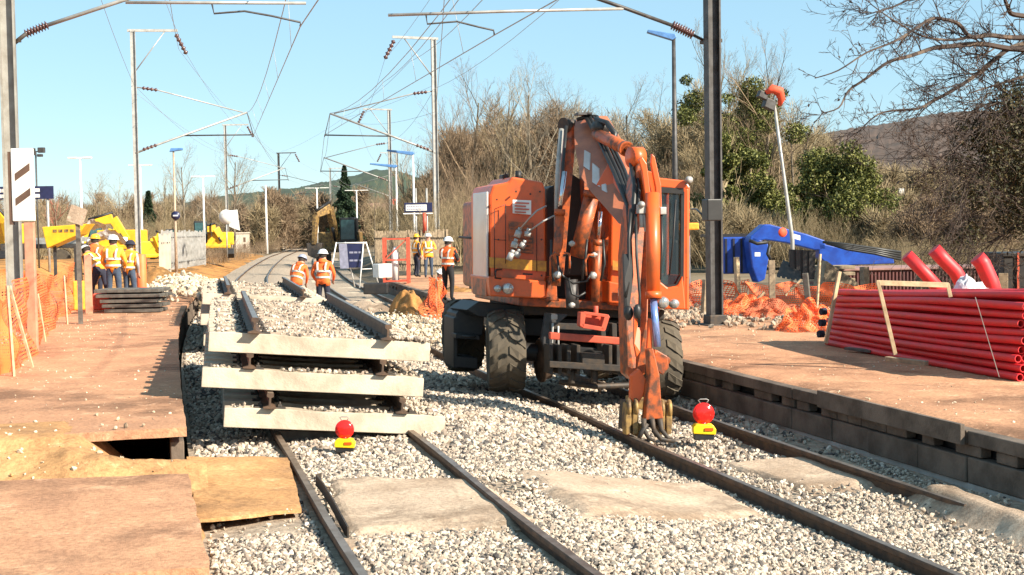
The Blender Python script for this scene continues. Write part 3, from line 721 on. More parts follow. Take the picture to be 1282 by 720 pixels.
# contact and carrier wires of both tracks
wire([bk(nl_c, 16, -.1), nl_c, STA[173][2], STA[285][2], STA[351][2], STA[415][2]], 'contact wire over the left track, lowest wire below the left carrier wire', .014)
wire([bk(nl_m, 16), nl_m, STA[173][1], STA[285][1], STA[351][1], STA[415][1]], 'carrier wire above the left track', .014, .7)
wire([bk(nr_c, 16, .1), nr_c, STA[547][2], STA[490][2], STA[499][2]], 'contact wire over the right track, crossing behind the registration arm', .016)
wire([bk(nr_m, 16), nr_m, STA[547][1], STA[490][1], STA[499][1]], 'carrier wire above the right track', .015, .7)
wire([base(80, 75, 12.4), STA[173][0], STA[285][0], STA[351][0], STA[415][0]], 'feeder wire slung from the top arms of the left masts', .011, .6)
wire([base(17, 75, 11.5), STA[173][3], STA[285][3], STA[351][3]], 'thin wire slanting down to the left mast behind the workers', .012, .5)
wire([base(760, 62, 12.6), STA[547][0], STA[490][0], STA[499][0]], 'feeder wire slung from the top arms of the right masts', .011, .6)
wire([base(894, 62, 9.6), STA[547][3], STA[490][3], STA[499][3]], 'second wire slanting from the dark right mast to the grey mast', .013, .6)
wire([D(640, -40, 72), D(513, 77, 30), D(440, 135, 17)], 'wire crossing left over the grey mast towards the distant masts', .012, .3)
wire([D(596, -30, 72), D(480, 103, 30), D(428, 146, 17)], 'leftmost of the wires crossing the sky over the right track', .012, .3)
wire([D(208, -30, 70), D(224, 62, 30), D(300, 150, 15), D(352, 196, 10)], 'thin slack wire running beside the left feeder wire', .011, .2)
wire([D(172, 118, 26), D(282, 190, 13.8), D(350, 214, 10)], 'thin wire falling from the left mast to the thin dark mast', .011, .2)
wire([D(547, 105, 24.6), D(430, 148, 16), D(352, 190, 10)], 'cross wire between the grey mast and the far left masts', .011, .2)
wire([D(560, -60, 70), D(545, 140, 26), STA[490][0]], 'extra wire falling across the sky left of the right carrier wire', .012, .3)
for (a, b, f, lab) in ((nl_c, STA[173][2], .0, 'left'), (nr_c, STA[547][2], .0, 'right')):
    ma, mbb = (nl_m, STA[173][1]) if lab == 'left' else (nr_m, STA[547][1])
    L = (b-a).length
    for i, f in enumerate((.08, .25, .42, .6, .78)):
        p = a.lerp(b, f); q = ma.lerp(mbb, f); q = q.copy(); q.z -= .7*4*f*(1-f)*((mbb-ma).length/45)
        mb = MB(); mb.tube([Vector((0,0,0)), q-p], .007, 4); o = mb.build('dropper_wire', 'galv', loc=p)
        tag(o, ['short', 'second', 'third', 'fourth', 'farthest'][i] + ' dropper hanging between carrier and contact wire over the %s track' % lab, 'wire', 'dropper wires')

# ================================================================== orange rail-road excavator
EO = Vector((5.93, 18.6, -.20))
X_ = thing('excavator', 'large orange wheeled road-rail excavator with its boom folded, standing across the right track', 'excavator', EO)
E_ = lambda p: Vector(p)-EO
def dp(x, y, s): return E_(D(x, y, s))
def pxprism(mb, pts, s, ext, mi=0):
    """solid whose front outline has the given picture corners at scale s; ext = metres pushed back"""
    P = [dp(a[0], a[1], a[2] if len(a) > 2 else s) for a in pts]; mb.prism(P, ext, mi)
BK = Vector((0, 1, 0))
def part(mb, name, m, par=None, bevel=.012, fix=True):
    o = mb.build(name, m, par or X_, bevel=bevel)
    if fix: fix_normals(o)
    return o
# tyres
def tyre(c, r, w, steer=0):
    c = Vector(c); q = Matrix.Rotation(steer, 3, 'Z'); ax = q @ Vector((1,0,0))
    mb = MB(); h = w/2
    mb.lathe([(r*.55,-h*.80),(r*.62,-h*.98),(r*.80,-h),(r*.93,-h*.93),(r*.975,-h*.7),(r*.985,0),(r*.975,h*.7),(r*.93,h*.93),(r*.80,h),(r*.62,h*.98),(r*.55,h*.80)], c, ax, 40)
    nl = 15
    for i in range(nl):
        for sgn in (-1, 1):
            a0 = 2*PI*i/nl + (PI/nl if sgn > 0 else 0)
            def pt(x, a, rad): return c + q @ Vector((x, -math.sin(a)*rad, math.cos(a)*rad))
            da = .30; aw = .095
            xs_ = [(.02*sgn, 0), (.55*h*sgn, .5), (.97*h*sgn, 1)]
            for (xa, fa), (xb, fb) in zip(xs_[:-1], xs_[1:]):
                A = a0 + da*fa; B = a0 + da*fb; r1 = r*1.02; r0_ = r*.94; rb = r1 if fb < 1 else r*.96
                vs = [pt(xa, A-aw, r0_), pt(xa, A+aw, r0_), pt(xb, B+aw, r0_-.01), pt(xb, B-aw, r0_-.01), pt(xa, A-aw, r1), pt(xa, A+aw, r1), pt(xb, B+aw, rb), pt(xb, B-aw, rb)]
                mb.add(vs, [(0,3,2,1),(4,5,6,7),(0,1,5,4),(1,2,6,5),(2,3,7,6),(3,0,4,7)])
    o = mb.build('wheel', 'rubber', X_); fix_normals(o)
    for lst in (o,): pass
    mb = MB(); mb.lathe([(.0,-h*.35),(r*.2,-h*.4),(r*.25,-h*.55),(r*.45,-h*.5),(r*.55,-h*.82),(r*.57,-h*.82),(r*.57,h*.82),(r*.55,h*.82),(r*.45,h*.5),(r*.2,h*.4),(0,h*.4)], c, ax, 28)
    for i in range(10):
        a = 2*PI*i/10; mb.cyl(c + q @ Vector((-h*.6, math.cos(a)*r*.33, math.sin(a)*r*.33)), c + q @ Vector((-h*.45, math.cos(a)*r*.33, math.sin(a)*r*.33)), .018, n=6)
    mb.build('rim', 'black', o)
fl = dp(633, 439, 88); fr = dp(826, 450, 85.5)
tyre(fl, .575, .52, -.19); tyre(fr, .575, .50, -.19)
tyre(fl + Vector((-.02, 2.65, .03)), .575, .5); tyre(fr + Vector((0, 2.65, .03)), .575, .5)
# rail wheels
for px, sx in ((679, 1), (806, -1)):
    c = dp(px, 451, 88.5 if sx > 0 else 87); mb = MB()
    mb.lathe([(0,-.05),(.12,-.05),(.14,-.03),(.26,-.03),(.275,-.05),(.30,-.05),(.315,-.03),(.31,.0),(.27,.01),(.265,.10),(.24,.11),(.14,.06),(.12,.09),(0,.09)], c, (sx, 0, 0), 36)
    part(mb, 'rail_wheel', 'rail', bevel=0)
# undercarriage
mb = MB()
pxprism(mb, [(655,398),(845,402),(845,425),(655,420)], 85, BK*2.9)           # chassis plate
pxprism(mb, [(660,432),(800,438),(800,456),(660,450)], 87.5, BK*.22)         # front axle
mb.cyl(fl, fr, .13, n=16)
mb.cyl(fl+Vector((0,2.65,0)), fr+Vector((0,2.65,0)), .13, n=16)
part(mb, 'chassis', 'black')
mb = MB()
pxprism(mb, [(690,404),(783,408),(783,416),(690,412)], 91, BK*.10)
pxprism(mb, [(688,452),(788,458),(788,466),(688,460)], 93, BK*.10)
for x in (688, 699, 710, 722, 762, 772, 782): pxprism(mb, [(x,432),(x+4.5,432),(x+4.5,470),(x,468)], 92.5, BK*.28)
for x in (752, 766, 778): pxprism(mb, [(x,405),(x+6,405),(x+7,440),(x+1,440)], 91.5, BK*.2)
pxprism(mb, [(729,442),(757,444),(757,457),(729,455)], 93, BK*.2)
for x in (716, 744): mb.cyl(dp(x, 464, 92), dp(x, 480, 92), .05, n=10)
mb.tube([dp(700, 478, 90), dp(745, 484, 90), dp(790, 482, 89)], .04, 8)
part(mb, 'axle_frame', 'iron', bevel=.008)
mb = MB(); pxprism(mb, [(684,392),(712,394),(700,404),(694,436),(683,440),(678,424)], 90.5, BK*.10); mb.box(dp(694, 397, 91.2), (.09,.02,.07), mi=1)
mb.tube([dp(692, 404, 91), dp(691, 430, 91)], .018, 6, mi=1); mb.tube([dp(699, 408, 91), dp(699, 432, 91)], .018, 6, mi=1)
part(mb, 'rail_wheel_arm', ['galv_d', 'galv'])
mb = MB(); pxprism(mb, [(689,416),(792,424),(792,433),(689,425)], 94, BK*.09); part(mb, 'cross_bar', 'redbar')
# red coupling pocket
mb = MB()
pxprism(mb, [(731,390),(762,394),(764,398),(733,394)], 95, BK*.14); pxprism(mb, [(727,391),(734,391),(731,411),(726,408)], 95, BK*.14)
pxprism(mb, [(757,396),(763,398),(758,414),(752,413)], 95, BK*.14); pxprism(mb, [(728,405),(757,410),(757,415),(730,411)], 95, BK*.14)
pxprism(mb, [(733,393),(758,397),(754,411),(731,407)], 94, BK*.02); mb.cyl(dp(746, 383, 94), dp(746, 396, 94), .035, n=8)
part(mb, 'coupling_pocket', 'redbar', bevel=.006)
# dark step box and rear guard at the left
mb = MB()
pxprism(mb, [(571,393),(577,386),(603,392),(606,400),(604,420),(571,418)], 83, BK*.7)
pxprism(mb, [(568,398),(573,396),(573,462),(568,460)], 83, BK*.7); pxprism(mb, [(571,418),(601,420),(601,426),(571,424)], 84, BK*.35)
pxprism(mb, [(571,446),(598,448),(598,462),(571,460)], 83, BK*.6)
part(mb, 'step_box', 'black')
mb = MB(); mb.tube([dp(578, 421, 85.5), dp(596, 422, 85.5)], .018, 6); part(mb, 'step', 'galv_d', bevel=0)
mb = MB(); pxprism(mb, [(584,388),(600,377),(655,383),(668,392),(625,400),(598,396)], 86, BK*1.2 + Vector((0,0,-.03))); part(mb, 'mudguard', 'black')
mb = MB(); pxprism(mb, [(655,378),(832,388),(832,400),(655,394)], 87, BK*2.0); mb.cyl(dp(722,396,82), dp(722,384,82), .6, n=32); part(mb, 'slew_ring', 'iron')
# upper structure floor
mb = MB(); pxprism(mb, [(650,372),(826,382),(826,391),(650,383)], 89, BK*2.7, 0); part(mb, 'upper_frame', 'orange_worn_shade')
# rear body and counterweight
mb = MB(); pxprism(mb, [(606,250),(800,258),(800,368),(606,362)], 82, BK*1.5); part(mb, 'engine_body', 'orange_worn_shade', bevel=.06)
# right hand cabinet (picture left)
mb = MB(); pxprism(mb, [(613,245),(617,232),(636,228),(641,221),(680,228),(683,237),(684,368),(614,362)], 90, BK*1.15); part(mb, 'cabinet', 'orange', bevel=.03)
mb = MB(); pxprism(mb, [(612,346),(684,352),(684,374),(614,371)], 90.8, BK*1.15); part(mb, 'cabinet_sill', 'orange', bevel=.02)
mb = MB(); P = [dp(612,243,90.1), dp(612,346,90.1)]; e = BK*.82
mb.prism([dp(611.6,240,90), dp(611.6,348,90), dp(611.6,348,90)+e, dp(611.6,240,90)+e], (-.03, 0, 0)); part(mb, 'side_sheen_panel', 'sheen_decal_w', bevel=.01)  # pale colour stands in for sky glare on the glossy orange side
mb = MB(); mb.prism([dp(611.4,348.5,90), dp(611.4,371,90), dp(611.4,371,90)+e, dp(611.4,348.5,90)+e], (-.03, 0, 0)); part(mb, 'side_sill', 'orange_worn_shade', bevel=.01)
mb = MB(); pxprism(mb, [(613,322),(684,327),(684,340),(613,335)], 90.3, BK*.01); part(mb, 'yellow_band', 'ystripe', bevel=0)
mb = MB(); pxprism(mb, [(642,250),(665,251),(665,269),(642,267)], 90.4, BK*.012, 0)
for k in range(4): pxprism(mb, [(644.5,253+k*3.8),(662.5-(k%2)*4,253.8+k*3.8),(662.5-(k%2)*4,255.4+k*3.8),(644.5,254.8+k*3.8)], 90.5, BK*.006, 1)
part(mb, 'label_plate', ['white', 'redbar'], bevel=0)
mb = MB(); pxprism(mb, [(637,277),(668,279),(668,318),(637,315)], 90.4, BK*.02, 0)
for k in range(8): pxprism(mb, [(639,281+k*4.6),(666,282.6+k*4.6),(666,284+k*4.6),(639,282.6+k*4.6)], 90.8, BK*.02, 0)
part(mb, 'grille', 'orange_worn_shade', bevel=0)
mb = MB()
for x, y, x2, y2 in ((647,297,650,289),(660,296,661,290),(643,310,645,303),(652,310,656,305),(637,326,641,317),(646,322,649,316)): mb.cyl(dp(x,y,93), dp(x2,y2,93), .045, n=12); mb.cyl(dp(x2,y2,93), dp(x2+1.5,y2-4,93), .028, n=10)
part(mb, 'hose_couplings', 'galv', bevel=0)
mb = MB(); mb.tube([dp(650,288,93), dp(664,272,94), dp(672,264,94), dp(684,258,93)], .012, 6); mb.tube([dp(662,290,93), dp(680,277,94), dp(694,270,93)], .012, 6); part(mb, 'thin_cable', 'galv', bevel=0)
mb = MB(); pxprism(mb, [(655,342),(667,342.5),(667,344.5),(655,344)], 91.2, BK*.02); mb.tube([dp(628,337,91), dp(621,338,92), dp(620,348,92), dp(627,349,91)], .012, 6); part(mb, 'handle', 'black', bevel=0)
for x, r in ((624, .05), (637, .075)):
    mb = MB(); c = dp(x, 361.5, 91.2); mb.lathe([(0,0),(r*.9,.0),(r,.015),(r*1.05,.06),(r*1.05,.10)], c, (0,1,0), 20); mb.build('headlight', 'lens', X_)
mb = MB(); pxprism(mb, [(629,219),(637,217),(637,226),(629,226)], 86, BK*.2); part(mb, 'filler_cap', 'black', bevel=.01)
mb = MB(); mb.cyl(dp(649,226,84), dp(649,214,84), .045, n=12); part(mb, 'exhaust', 'black', bevel=0)
mb = MB(); mb.tube([dp(630,225,88), dp(634,214,88), dp(637,222,88)], .012, 6); part(mb, 'lifting_eye', 'black', bevel=0)
mb = MB()
for q in ([(619,262),(619,345)], [(633,256),(633,330)], [(619,262),(633,256)], [(672,284),(672,340)], [(619,300),(634,301)]):
    mb.tube([dp(q[0][0], q[0][1], 90.35), dp(q[1][0], q[1][1], 90.35)], .006, 4)
for x, y in ((622,250),(676,240),(678,300),(678,345),(620,340),(646,240),(664,243),(624,300)): mb.cyl(dp(x, y, 90.3), dp(x, y, 90.5), .014, n=8)
part(mb, 'panel_seams', 'black', bevel=0)
# cab
mb = MB()
cabf = [(826,226),(859,229),(863,240),(863,372),(858,388),(820,386),(770,382),(772,345)]
pxprism(mb, [(822,222),(858,226),(864,234),(864,239),(822,234)], 90, BK*1.6)           # roof
pxprism(mb, [(855.5,232),(864,234),(863,374),(859,388),(851,388),(854,370)], 90, BK*.12)   # corner pillar
pxprism(mb, [(826,352),(836,360),(848,358),(855,345),(859,388),(818,386),(818,352)], 90.2, BK*.12) # sill
pxprism(mb, [(766,240),(776,240),(783,345),(786,384),(764,382)], 90, BK*.14)
pxprism(mb, [(762,352),(795,358),(795,382),(762,379)], 90.4, BK*.3)
pxprism(mb, [(766,228),(826,232),(826,240),(766,236)], 90, BK*1.6)
pxprism(mb, [(764,352),(863,360),(863,388),(764,382)], 80, BK*.08)
mb.prism([dp(863,345,90), dp(863,388,90), dp(863,388,90)+BK*1.6, dp(863,345,90)+BK*1.6], (-.05,0,0))
for dy in (0, .75, 1.5): mb.prism([dp(863,236,90)+BK*dy, dp(863,350,90)+BK*dy, dp(863,350,90)+BK*(dy+.09), dp(863,236,90)+BK*(dy+.09)], (-.05,0,0))
mb.prism([dp(766,236,90)+BK*1.5, dp(766,384,90)+BK*1.5, dp(863,388,90)+BK*1.5, dp(863,236,90)+BK*1.5], (0,.06,0))
cab = part(mb, 'cab', 'orange', bevel=.02)
mb = MB(); pxprism(mb, [(776,238),(856,240),(855,352),(848,360),(782,352)], 89.5, BK*.02); gl = part(mb, 'windscreen', 'cabglass', cab, bevel=0)
mb = MB(); pxprism(mb, [(826,234),(856,236),(856,243),(826,241)], 90.1, BK*.02, 0); pxprism(mb, [(824,240),(828,240),(828,352),(824,350)], 90.1, BK*.03)
pxprism(mb, [(853,240),(857,240),(856,352),(849,362),(833,362),(830,357),(846,356),(852,345)], 90.05, BK*.03)
mb.tube([dp(846,250,91), dp(843,300,91), dp(838,345,91)], .012, 6); part(mb, 'window_seal', 'black', cab, bevel=0)
mb = MB(); mb.prism([dp(780,330,84), dp(812,330,84), dp(812,352,84), dp(780,352,84)], (0,.45,0)); mb.prism([dp(832,300,84), dp(850,300,84), dp(850,352,84), dp(832,352,84)], (0,.15,0)); part(mb, 'seat', 'black', cab, bevel=.04)
mb = MB(); pxprism(mb, [(767,326),(782,328),(783,340),(767,338)], 90.3, BK*.01); part(mb, 'yellow_band', 'ystripe', cab, bevel=0)
mb = MB(); pxprism(mb, [(774,361),(789,362.5),(789,372),(774,370.5)], 90.7, BK*.01, 0); pxprism(mb, [(777,363.5),(786,364.5),(786,366),(777,365)], 90.8, BK*.006, 1); pxprism(mb, [(777,367),(784,367.7),(784,369),(777,368.3)], 90.8, BK*.006, 1)
part(mb, 'number_plate', ['white', 'black'], cab, bevel=0)
for x, y, r in ((832,379,.075),(846,380.5,.06)):
    mb = MB(); mb.lathe([(0,0),(r*.9,0),(r,.015),(r*1.1,.05),(r*1.1,.10)], dp(x, y, 91.3), (0,1,0), 20); mb.build('headlight', 'lens', X_)
mb = MB(); mb.lathe([(0,0),(.045,0),(.05,.05),(.035,.08)], dp(864,225,90.5), (0,1,0), 16); mb.tube([dp(864,226,90), dp(858,231,90)], .014, 6); mb.build('work_light', 'galv', X_)
# black plates standing in for the shade round the boom foot
mb = MB(); pxprism(mb, [(684,236),(694,232),(694,375),(684,372)], 87, BK*1.0); pxprism(mb, [(690,300),(768,300),(768,384),(690,378)], 85.5, BK*.5); part(mb, 'boom_bay_shade', 'black', bevel=.01)
# boom foot brackets
mb = MB(); pxprism(mb, [(683,376),(701,377),(698,372),(697,352),(691,346),(686,352)], 90.5, BK*.5); part(mb, 'foot_bracket', 'orange_worn_shade'); mb = MB(); pxprism(mb, [(750,300),(762,300),(766,380),(746,380)], 88, BK*.5); part(mb, 'foot_bracket', 'orange_worn_shade')
# lower boom: two deep plates from the pivot up to the knee
mb = MB()
pxprism(mb, [(693,345,90),(706,345,90),(715,240,90),(722,165,89),(716,150,89),(709,158,89),(703,200,90),(698,260,90)], 90, BK*.12)
pxprism(mb, [(744,350,89),(760,350,89),(758,290,89),(748,235,89),(736,170,88),(728,158,88),(732,240,89)], 88.5, BK*.22)
part(mb, 'lower_boom', 'orange_worn_shade', bevel=.01)
mb = MB(); mb.prism([dp(712,215,88.0), dp(742,235,88.0), dp(750,345,87.6), dp(700,345,87.6)], (0,.25,0)); part(mb, 'boom_web_shade', 'black', bevel=.01)  # middle boom plate coloured black as the shade of the interior
mb = MB(); mb.tube([dp(703,162,90), dp(699,205,91), dp(697,250,91), dp(696,330,91)], .035, 10); mb.tube([dp(709,158,90.5), dp(705,205,91.5), dp(702,250,91.5), dp(701,320,91.5)], .022, 8, mi=1); part(mb, 'boom_pipes', ['galv', 'hose'], bevel=0)
mb = MB(); mb.cyl(dp(709,157,89), dp(722,157,88), .085, n=18); mb.cyl(dp(705,157,89.2), dp(709,157,89), .11, n=18); part(mb, 'knee_pin', 'iron', bevel=0)
# lift cylinders
def ram(a, mid, b, r, name='ram', rr=None, mm='orange_worn_shade', rod='chrome'):
    mb = MB(); mb.cyl(a, mid, r, n=20); mb.cyl(Vector(mid)-(Vector(mid)-Vector(a)).normalized()*.08, mid, r*1.15, n=20); o = part(mb, name, mm, bevel=0)
    mb = MB(); mb.cyl(mid, b, (rr or r*.5), n=16); part(mb, 'piston_rod', rod, o, bevel=0)
    return o
ram(dp(696,358,92.5), dp(701,262,92.5), dp(707,215,92), .065, mm='orange_worn_shade')
ram(dp(722,322,92), dp(742,240,92), dp(748,215,92), .105, mm='orange_worn_shade')
ram(dp(745,378,92), dp(749,300,92), dp(752,265,92), .06, mm='orange_worn_shade')
mb = MB()
for pts in ([(690,300),(690,330),(693,352),(700,348),(698,320)], [(705,320),(712,318),(714,330),(712,342)], [(729,352),(731,326),(738,320),(742,322)], [(700,335),(704,345),(718,355),(735,352),(741,340)], [(712,348),(716,368),(724,372),(733,366)], [(735,300),(733,322),(728,340)], [(755,300),(757,330),(752,352)]):
    mb.tube([dp(x, y, 93.5) for x, y in pts], .017, 7)
part(mb, 'hydraulic_hoses', 'hose', bevel=0)
mb = MB(); mb.tube([dp(689,352,94), dp(689,322,94), dp(694,316,94), dp(701,320,94)], .014, 7); mb.tube([dp(734,345,94.5), dp(733,326,94.5), dp(737,319,94.5), dp(744,319,94.5)], .015, 7); mb.tube([dp(706,316,94), dp(713,318,94), dp(713,336,94)], .014, 7); part(mb, 'hydraulic_pipes', 'orange_worn_shade', bevel=0)
for x, y, r in ((698,344,.05),(743,345,.05),(744,319,.035),(716,305,.04),(716,382,.04)): mb = MB(); mb.ball(dp(x,y,94), (r, r*.6, r), 10, 7); mb.cyl(dp(x-4,y,94), dp(x+4,y,94), r*.55, n=8); part(mb, 'swivel_fitting', 'galv', bevel=0)
mb = MB(); mb.cyl(dp(715,350,92), dp(717,386,92), .09, n=12); part(mb, 'swivel_joint', 'galv_d', bevel=0)
# upper boom: box section coming forward and down to the stick pivot
bx0 = (D(760,262,97)-D(722,160,88)); side = Vector((-bx0.y, bx0.x, 0)).normalized()*.34
mb = MB()
fq = lambda x, y: (x, y, 88.5 + ((x-720)*.45+(y-145)*.89)*.083)
poly = [fq(*a) for a in ((719,185),(718,160),(722,147),(731,145),(757,190),(778,236),(787,276),(784,283),(774,280),(757,260),(739,240),(727,222))]
mb.prism([dp(*a) for a in poly], side); part(mb, 'upper_boom', 'orange_b', bevel=.012)
nrm = -side.normalized()*.012
mb = MB()
for q in ([(733,188),(740,192),(739,213),(732,208)], [(743,204),(751,211),(752,234),(743,228)], [(754,222),(759,226),(761,241),(755,238)]):
    # decals lie on the left plate: scale follows the plate
    mb.prism([dp(*fq(x, y)) + nrm*.4 for x, y in q], nrm)
part(mb, 'boom_decals', 'sheen_decal_w', bevel=0)
mb = MB()
for k, off in enumerate((0, 5, 10, 14)):
    mb.tube([dp(722+off*.9,150-off*.3,90), dp(733+off,146,90), dp(748+off,172,92.5), dp(768+off,214,97), dp(786+off*.8,258,102), dp(788+off*.5,290,103)], .028 if k != 2 else .02, 8)
mb.ball(dp(752,160,93), (.14,.14,.12), 10, 7); mb.tube([dp(746,150,93), dp(760,154,94), dp(770,168,95), dp(768,180,95)], .04, 8)
mb.tube([dp(790,205,101), dp(795,232,103), dp(793,262,104), dp(788,300,104), dp(790,345,104)], .03, 8); mb.tube([dp(796,210,101), dp(800,235,103), dp(799,262,104)], .025, 8)
part(mb, 'boom_hoses', 'hose', bevel=0)
mb = MB(); mb.tube([dp(722,142.5,90), dp(741,142,90.5)], .02, 8); mb.box(dp(730,143,90), (.2,.2,.03)); part(mb, 'knee_cover', 'galv_d', bevel=0)
mb = MB(); mb.prism([dp(746,232,96), dp(768,240,97), dp(790,285,100), dp(789,240,99), dp(766,196,95)], (.05,.08,0)); part(mb, 'inner_plate', 'orange', bevel=.01)
# stick ram along the top of the upper boom
ram(dp(748,168,93), dp(785,187,99), dp(803,200,101), .085, mm='orange_worn_shade')
mb = MB(); mb.lathe([(.0,-.08),(.13,-.08),(.13,.08),(0,.08)], dp(796,197,101), (1,.2,0), 18); part(mb, 'ram_collar', 'orange', bevel=0)
# stick
mb = MB()
pxprism(mb, [(798,206,102),(806,201,102),(813,220,102),(814,300,103),(811,400,104),(808,468,104),(795,478,104),(786,470,104),(784,400,104),(783,320,103),(788,270,103)], 103, Vector((.02,.34,0)))
stick = part(mb, 'stick', 'orange_worn_shade', bevel=.015)
mb = MB()
pxprism(mb, [(800,200),(804,196),(810,205),(815,245),(815,270),(808,270),(808,245),(804,214)], 104, BK*.05)
pxprism(mb, [(816,192),(820,196),(828,232),(829,262),(824,275),(822,262),(821,235),(815,204)], 104, BK*.05)
pxprism(mb, [(806,212),(818,216),(824,262),(812,262)], 103.3, BK*.25)
part(mb, 'stick_bracket', 'orange', stick, bevel=.01)
o = ram(dp(817,242,105), dp(818,374,106), dp(823,434,106), .085, mm='orange', rod='rodblue')
mb = MB(); mb.cyl(dp(808,263,104.5), dp(826,264,104.5), .06, n=14); mb.box(dp(803,262,105), (.10,.10,.11)); mb.ball(dp(803,256,105.4), (.045,.05,.04), 10, 7); mb.box(dp(829,264,105), (.08,.09,.09)); mb.tube([dp(803,268,105), dp(804,285,105)], .03, 8); mb.tube([dp(806,268,105), dp(809,290,105)], .025, 8); part(mb, 'stick_pins', 'galv', stick, bevel=.01)
mb = MB()
mb.tube([dp(790,262,105), dp(787,300,105.5), dp(788,345,105.5), dp(783,372,106)], .022, 8); mb.tube([dp(796,268,105), dp(797,320,105.5), dp(801,370,106), (dp(800,410,106))], .018, 8); mb.tube([dp(828,268,105), dp(829,310,105.5), dp(826,350,106)], .018, 8)
mb.prism([dp(781,318,105.5), dp(790,318,105.5), dp(793,345,105.5), dp(787,395,106), dp(783,395,106), dp(782,350,106)], (0,.06,0))
mb.ball(dp(787,392,106), (.06,.06,.09), 8, 6); mb.ball(dp(798,390,106.5), (.05,.05,.09), 8, 6)
part(mb, 'stick_hoses', 'hose', stick, bevel=0)
mb = MB(); mb.prism([dp(794,384,105), dp(803,382,105), dp(802,440,106), dp(797,448,106), dp(794,430,106)], (0,.05,0)); mb.prism([dp(813,398,106), dp(818,400,106), dp(816,450,106), dp(809,445,106)], (0,.05,0)); part(mb, 'stick_plate', 'orange', stick, bevel=.01)
# linkage, coupler and grab
mb = MB()
mb.prism([dp(812,446,106), dp(822,438,106), (dp(836,446,106)), dp(838,460,106), dp(830,470,106), dp(820,462,106)], (0,.12,0))
mb.prism([dp(812,438,107), dp(818,436,107), dp(826,470,107), dp(828,500,107), dp(831,524,107), (dp(808,526,107)), dp(811,495,107), dp(814,470,107)], (0,.14,0))
mb.cyl(dp(817,441,106), dp(836,452,104), .045, n=12)
part(mb, 'link_arms', 'orange_worn_shade', bevel=.012)
mb = MB(); mb.prism([dp(791,470,106), dp(801,462,106), dp(809,475,106), dp(806,495,106), dp(798,508,106), dp(790,500,106)], (0,.1,0)); part(mb, 'coupler', 'orange', bevel=.012)
mb = MB()
for px in (787, 796, 829, 838):
    mb.lathe([(0,-.025),(.10,-.025),(.115,0),(.10,.025),(0,.025)], dp(px, 510 if px < 810 else 512, 106), (1,-.25,0), 20)
    mb.prism([dp(px-2.5,505,106.5), dp(px+2.5,505,106.5), dp(px+4,525,106.5), dp(px+3,543,106.5), dp(px-3,545,106.5), dp(px-4,525,106.5)], (0,.14,0))
mb.prism([dp(790,497,105), dp(838,502,105), dp(838,516,105), dp(790,512,105)], (0,.2,0))
mb.prism([dp(794,528,106), dp(806,532,106), dp(800,548,106), dp(792,544,106)], (0,.12,0))
part(mb, 'grab_frame', 'rust_y', bevel=.01)
mb = MB()
for pts in ([(806,524),(806,538),(812,548),(820,553)], [(816,524),(818,536),(822,546)], [(826,524),(828,538),(836,548),(842,549)], [(810,530),(803,542),(800,549)], [(818,538),(828,550),(845,552)]):
    mb.tube([dp(x, y, 107) for x, y in pts], [.035,.03,.026,.016][:len(pts)], 8)
mb.prism([dp(783,502,106), dp(788,502,106), dp(787,540,106), dp(781,538,106)], (0,.2,0)); mb.cyl(dp(812,520,106), dp(812,534,106), .09, n=14)
part(mb, 'grab_claws', 'iron', bevel=0)
mb = MB(); mb.tube([dp(604,302,82), dp(590,298,81), dp(575,297,80)], .02, 6)
part(mb, 'rear_cable', 'hose', bevel=0)
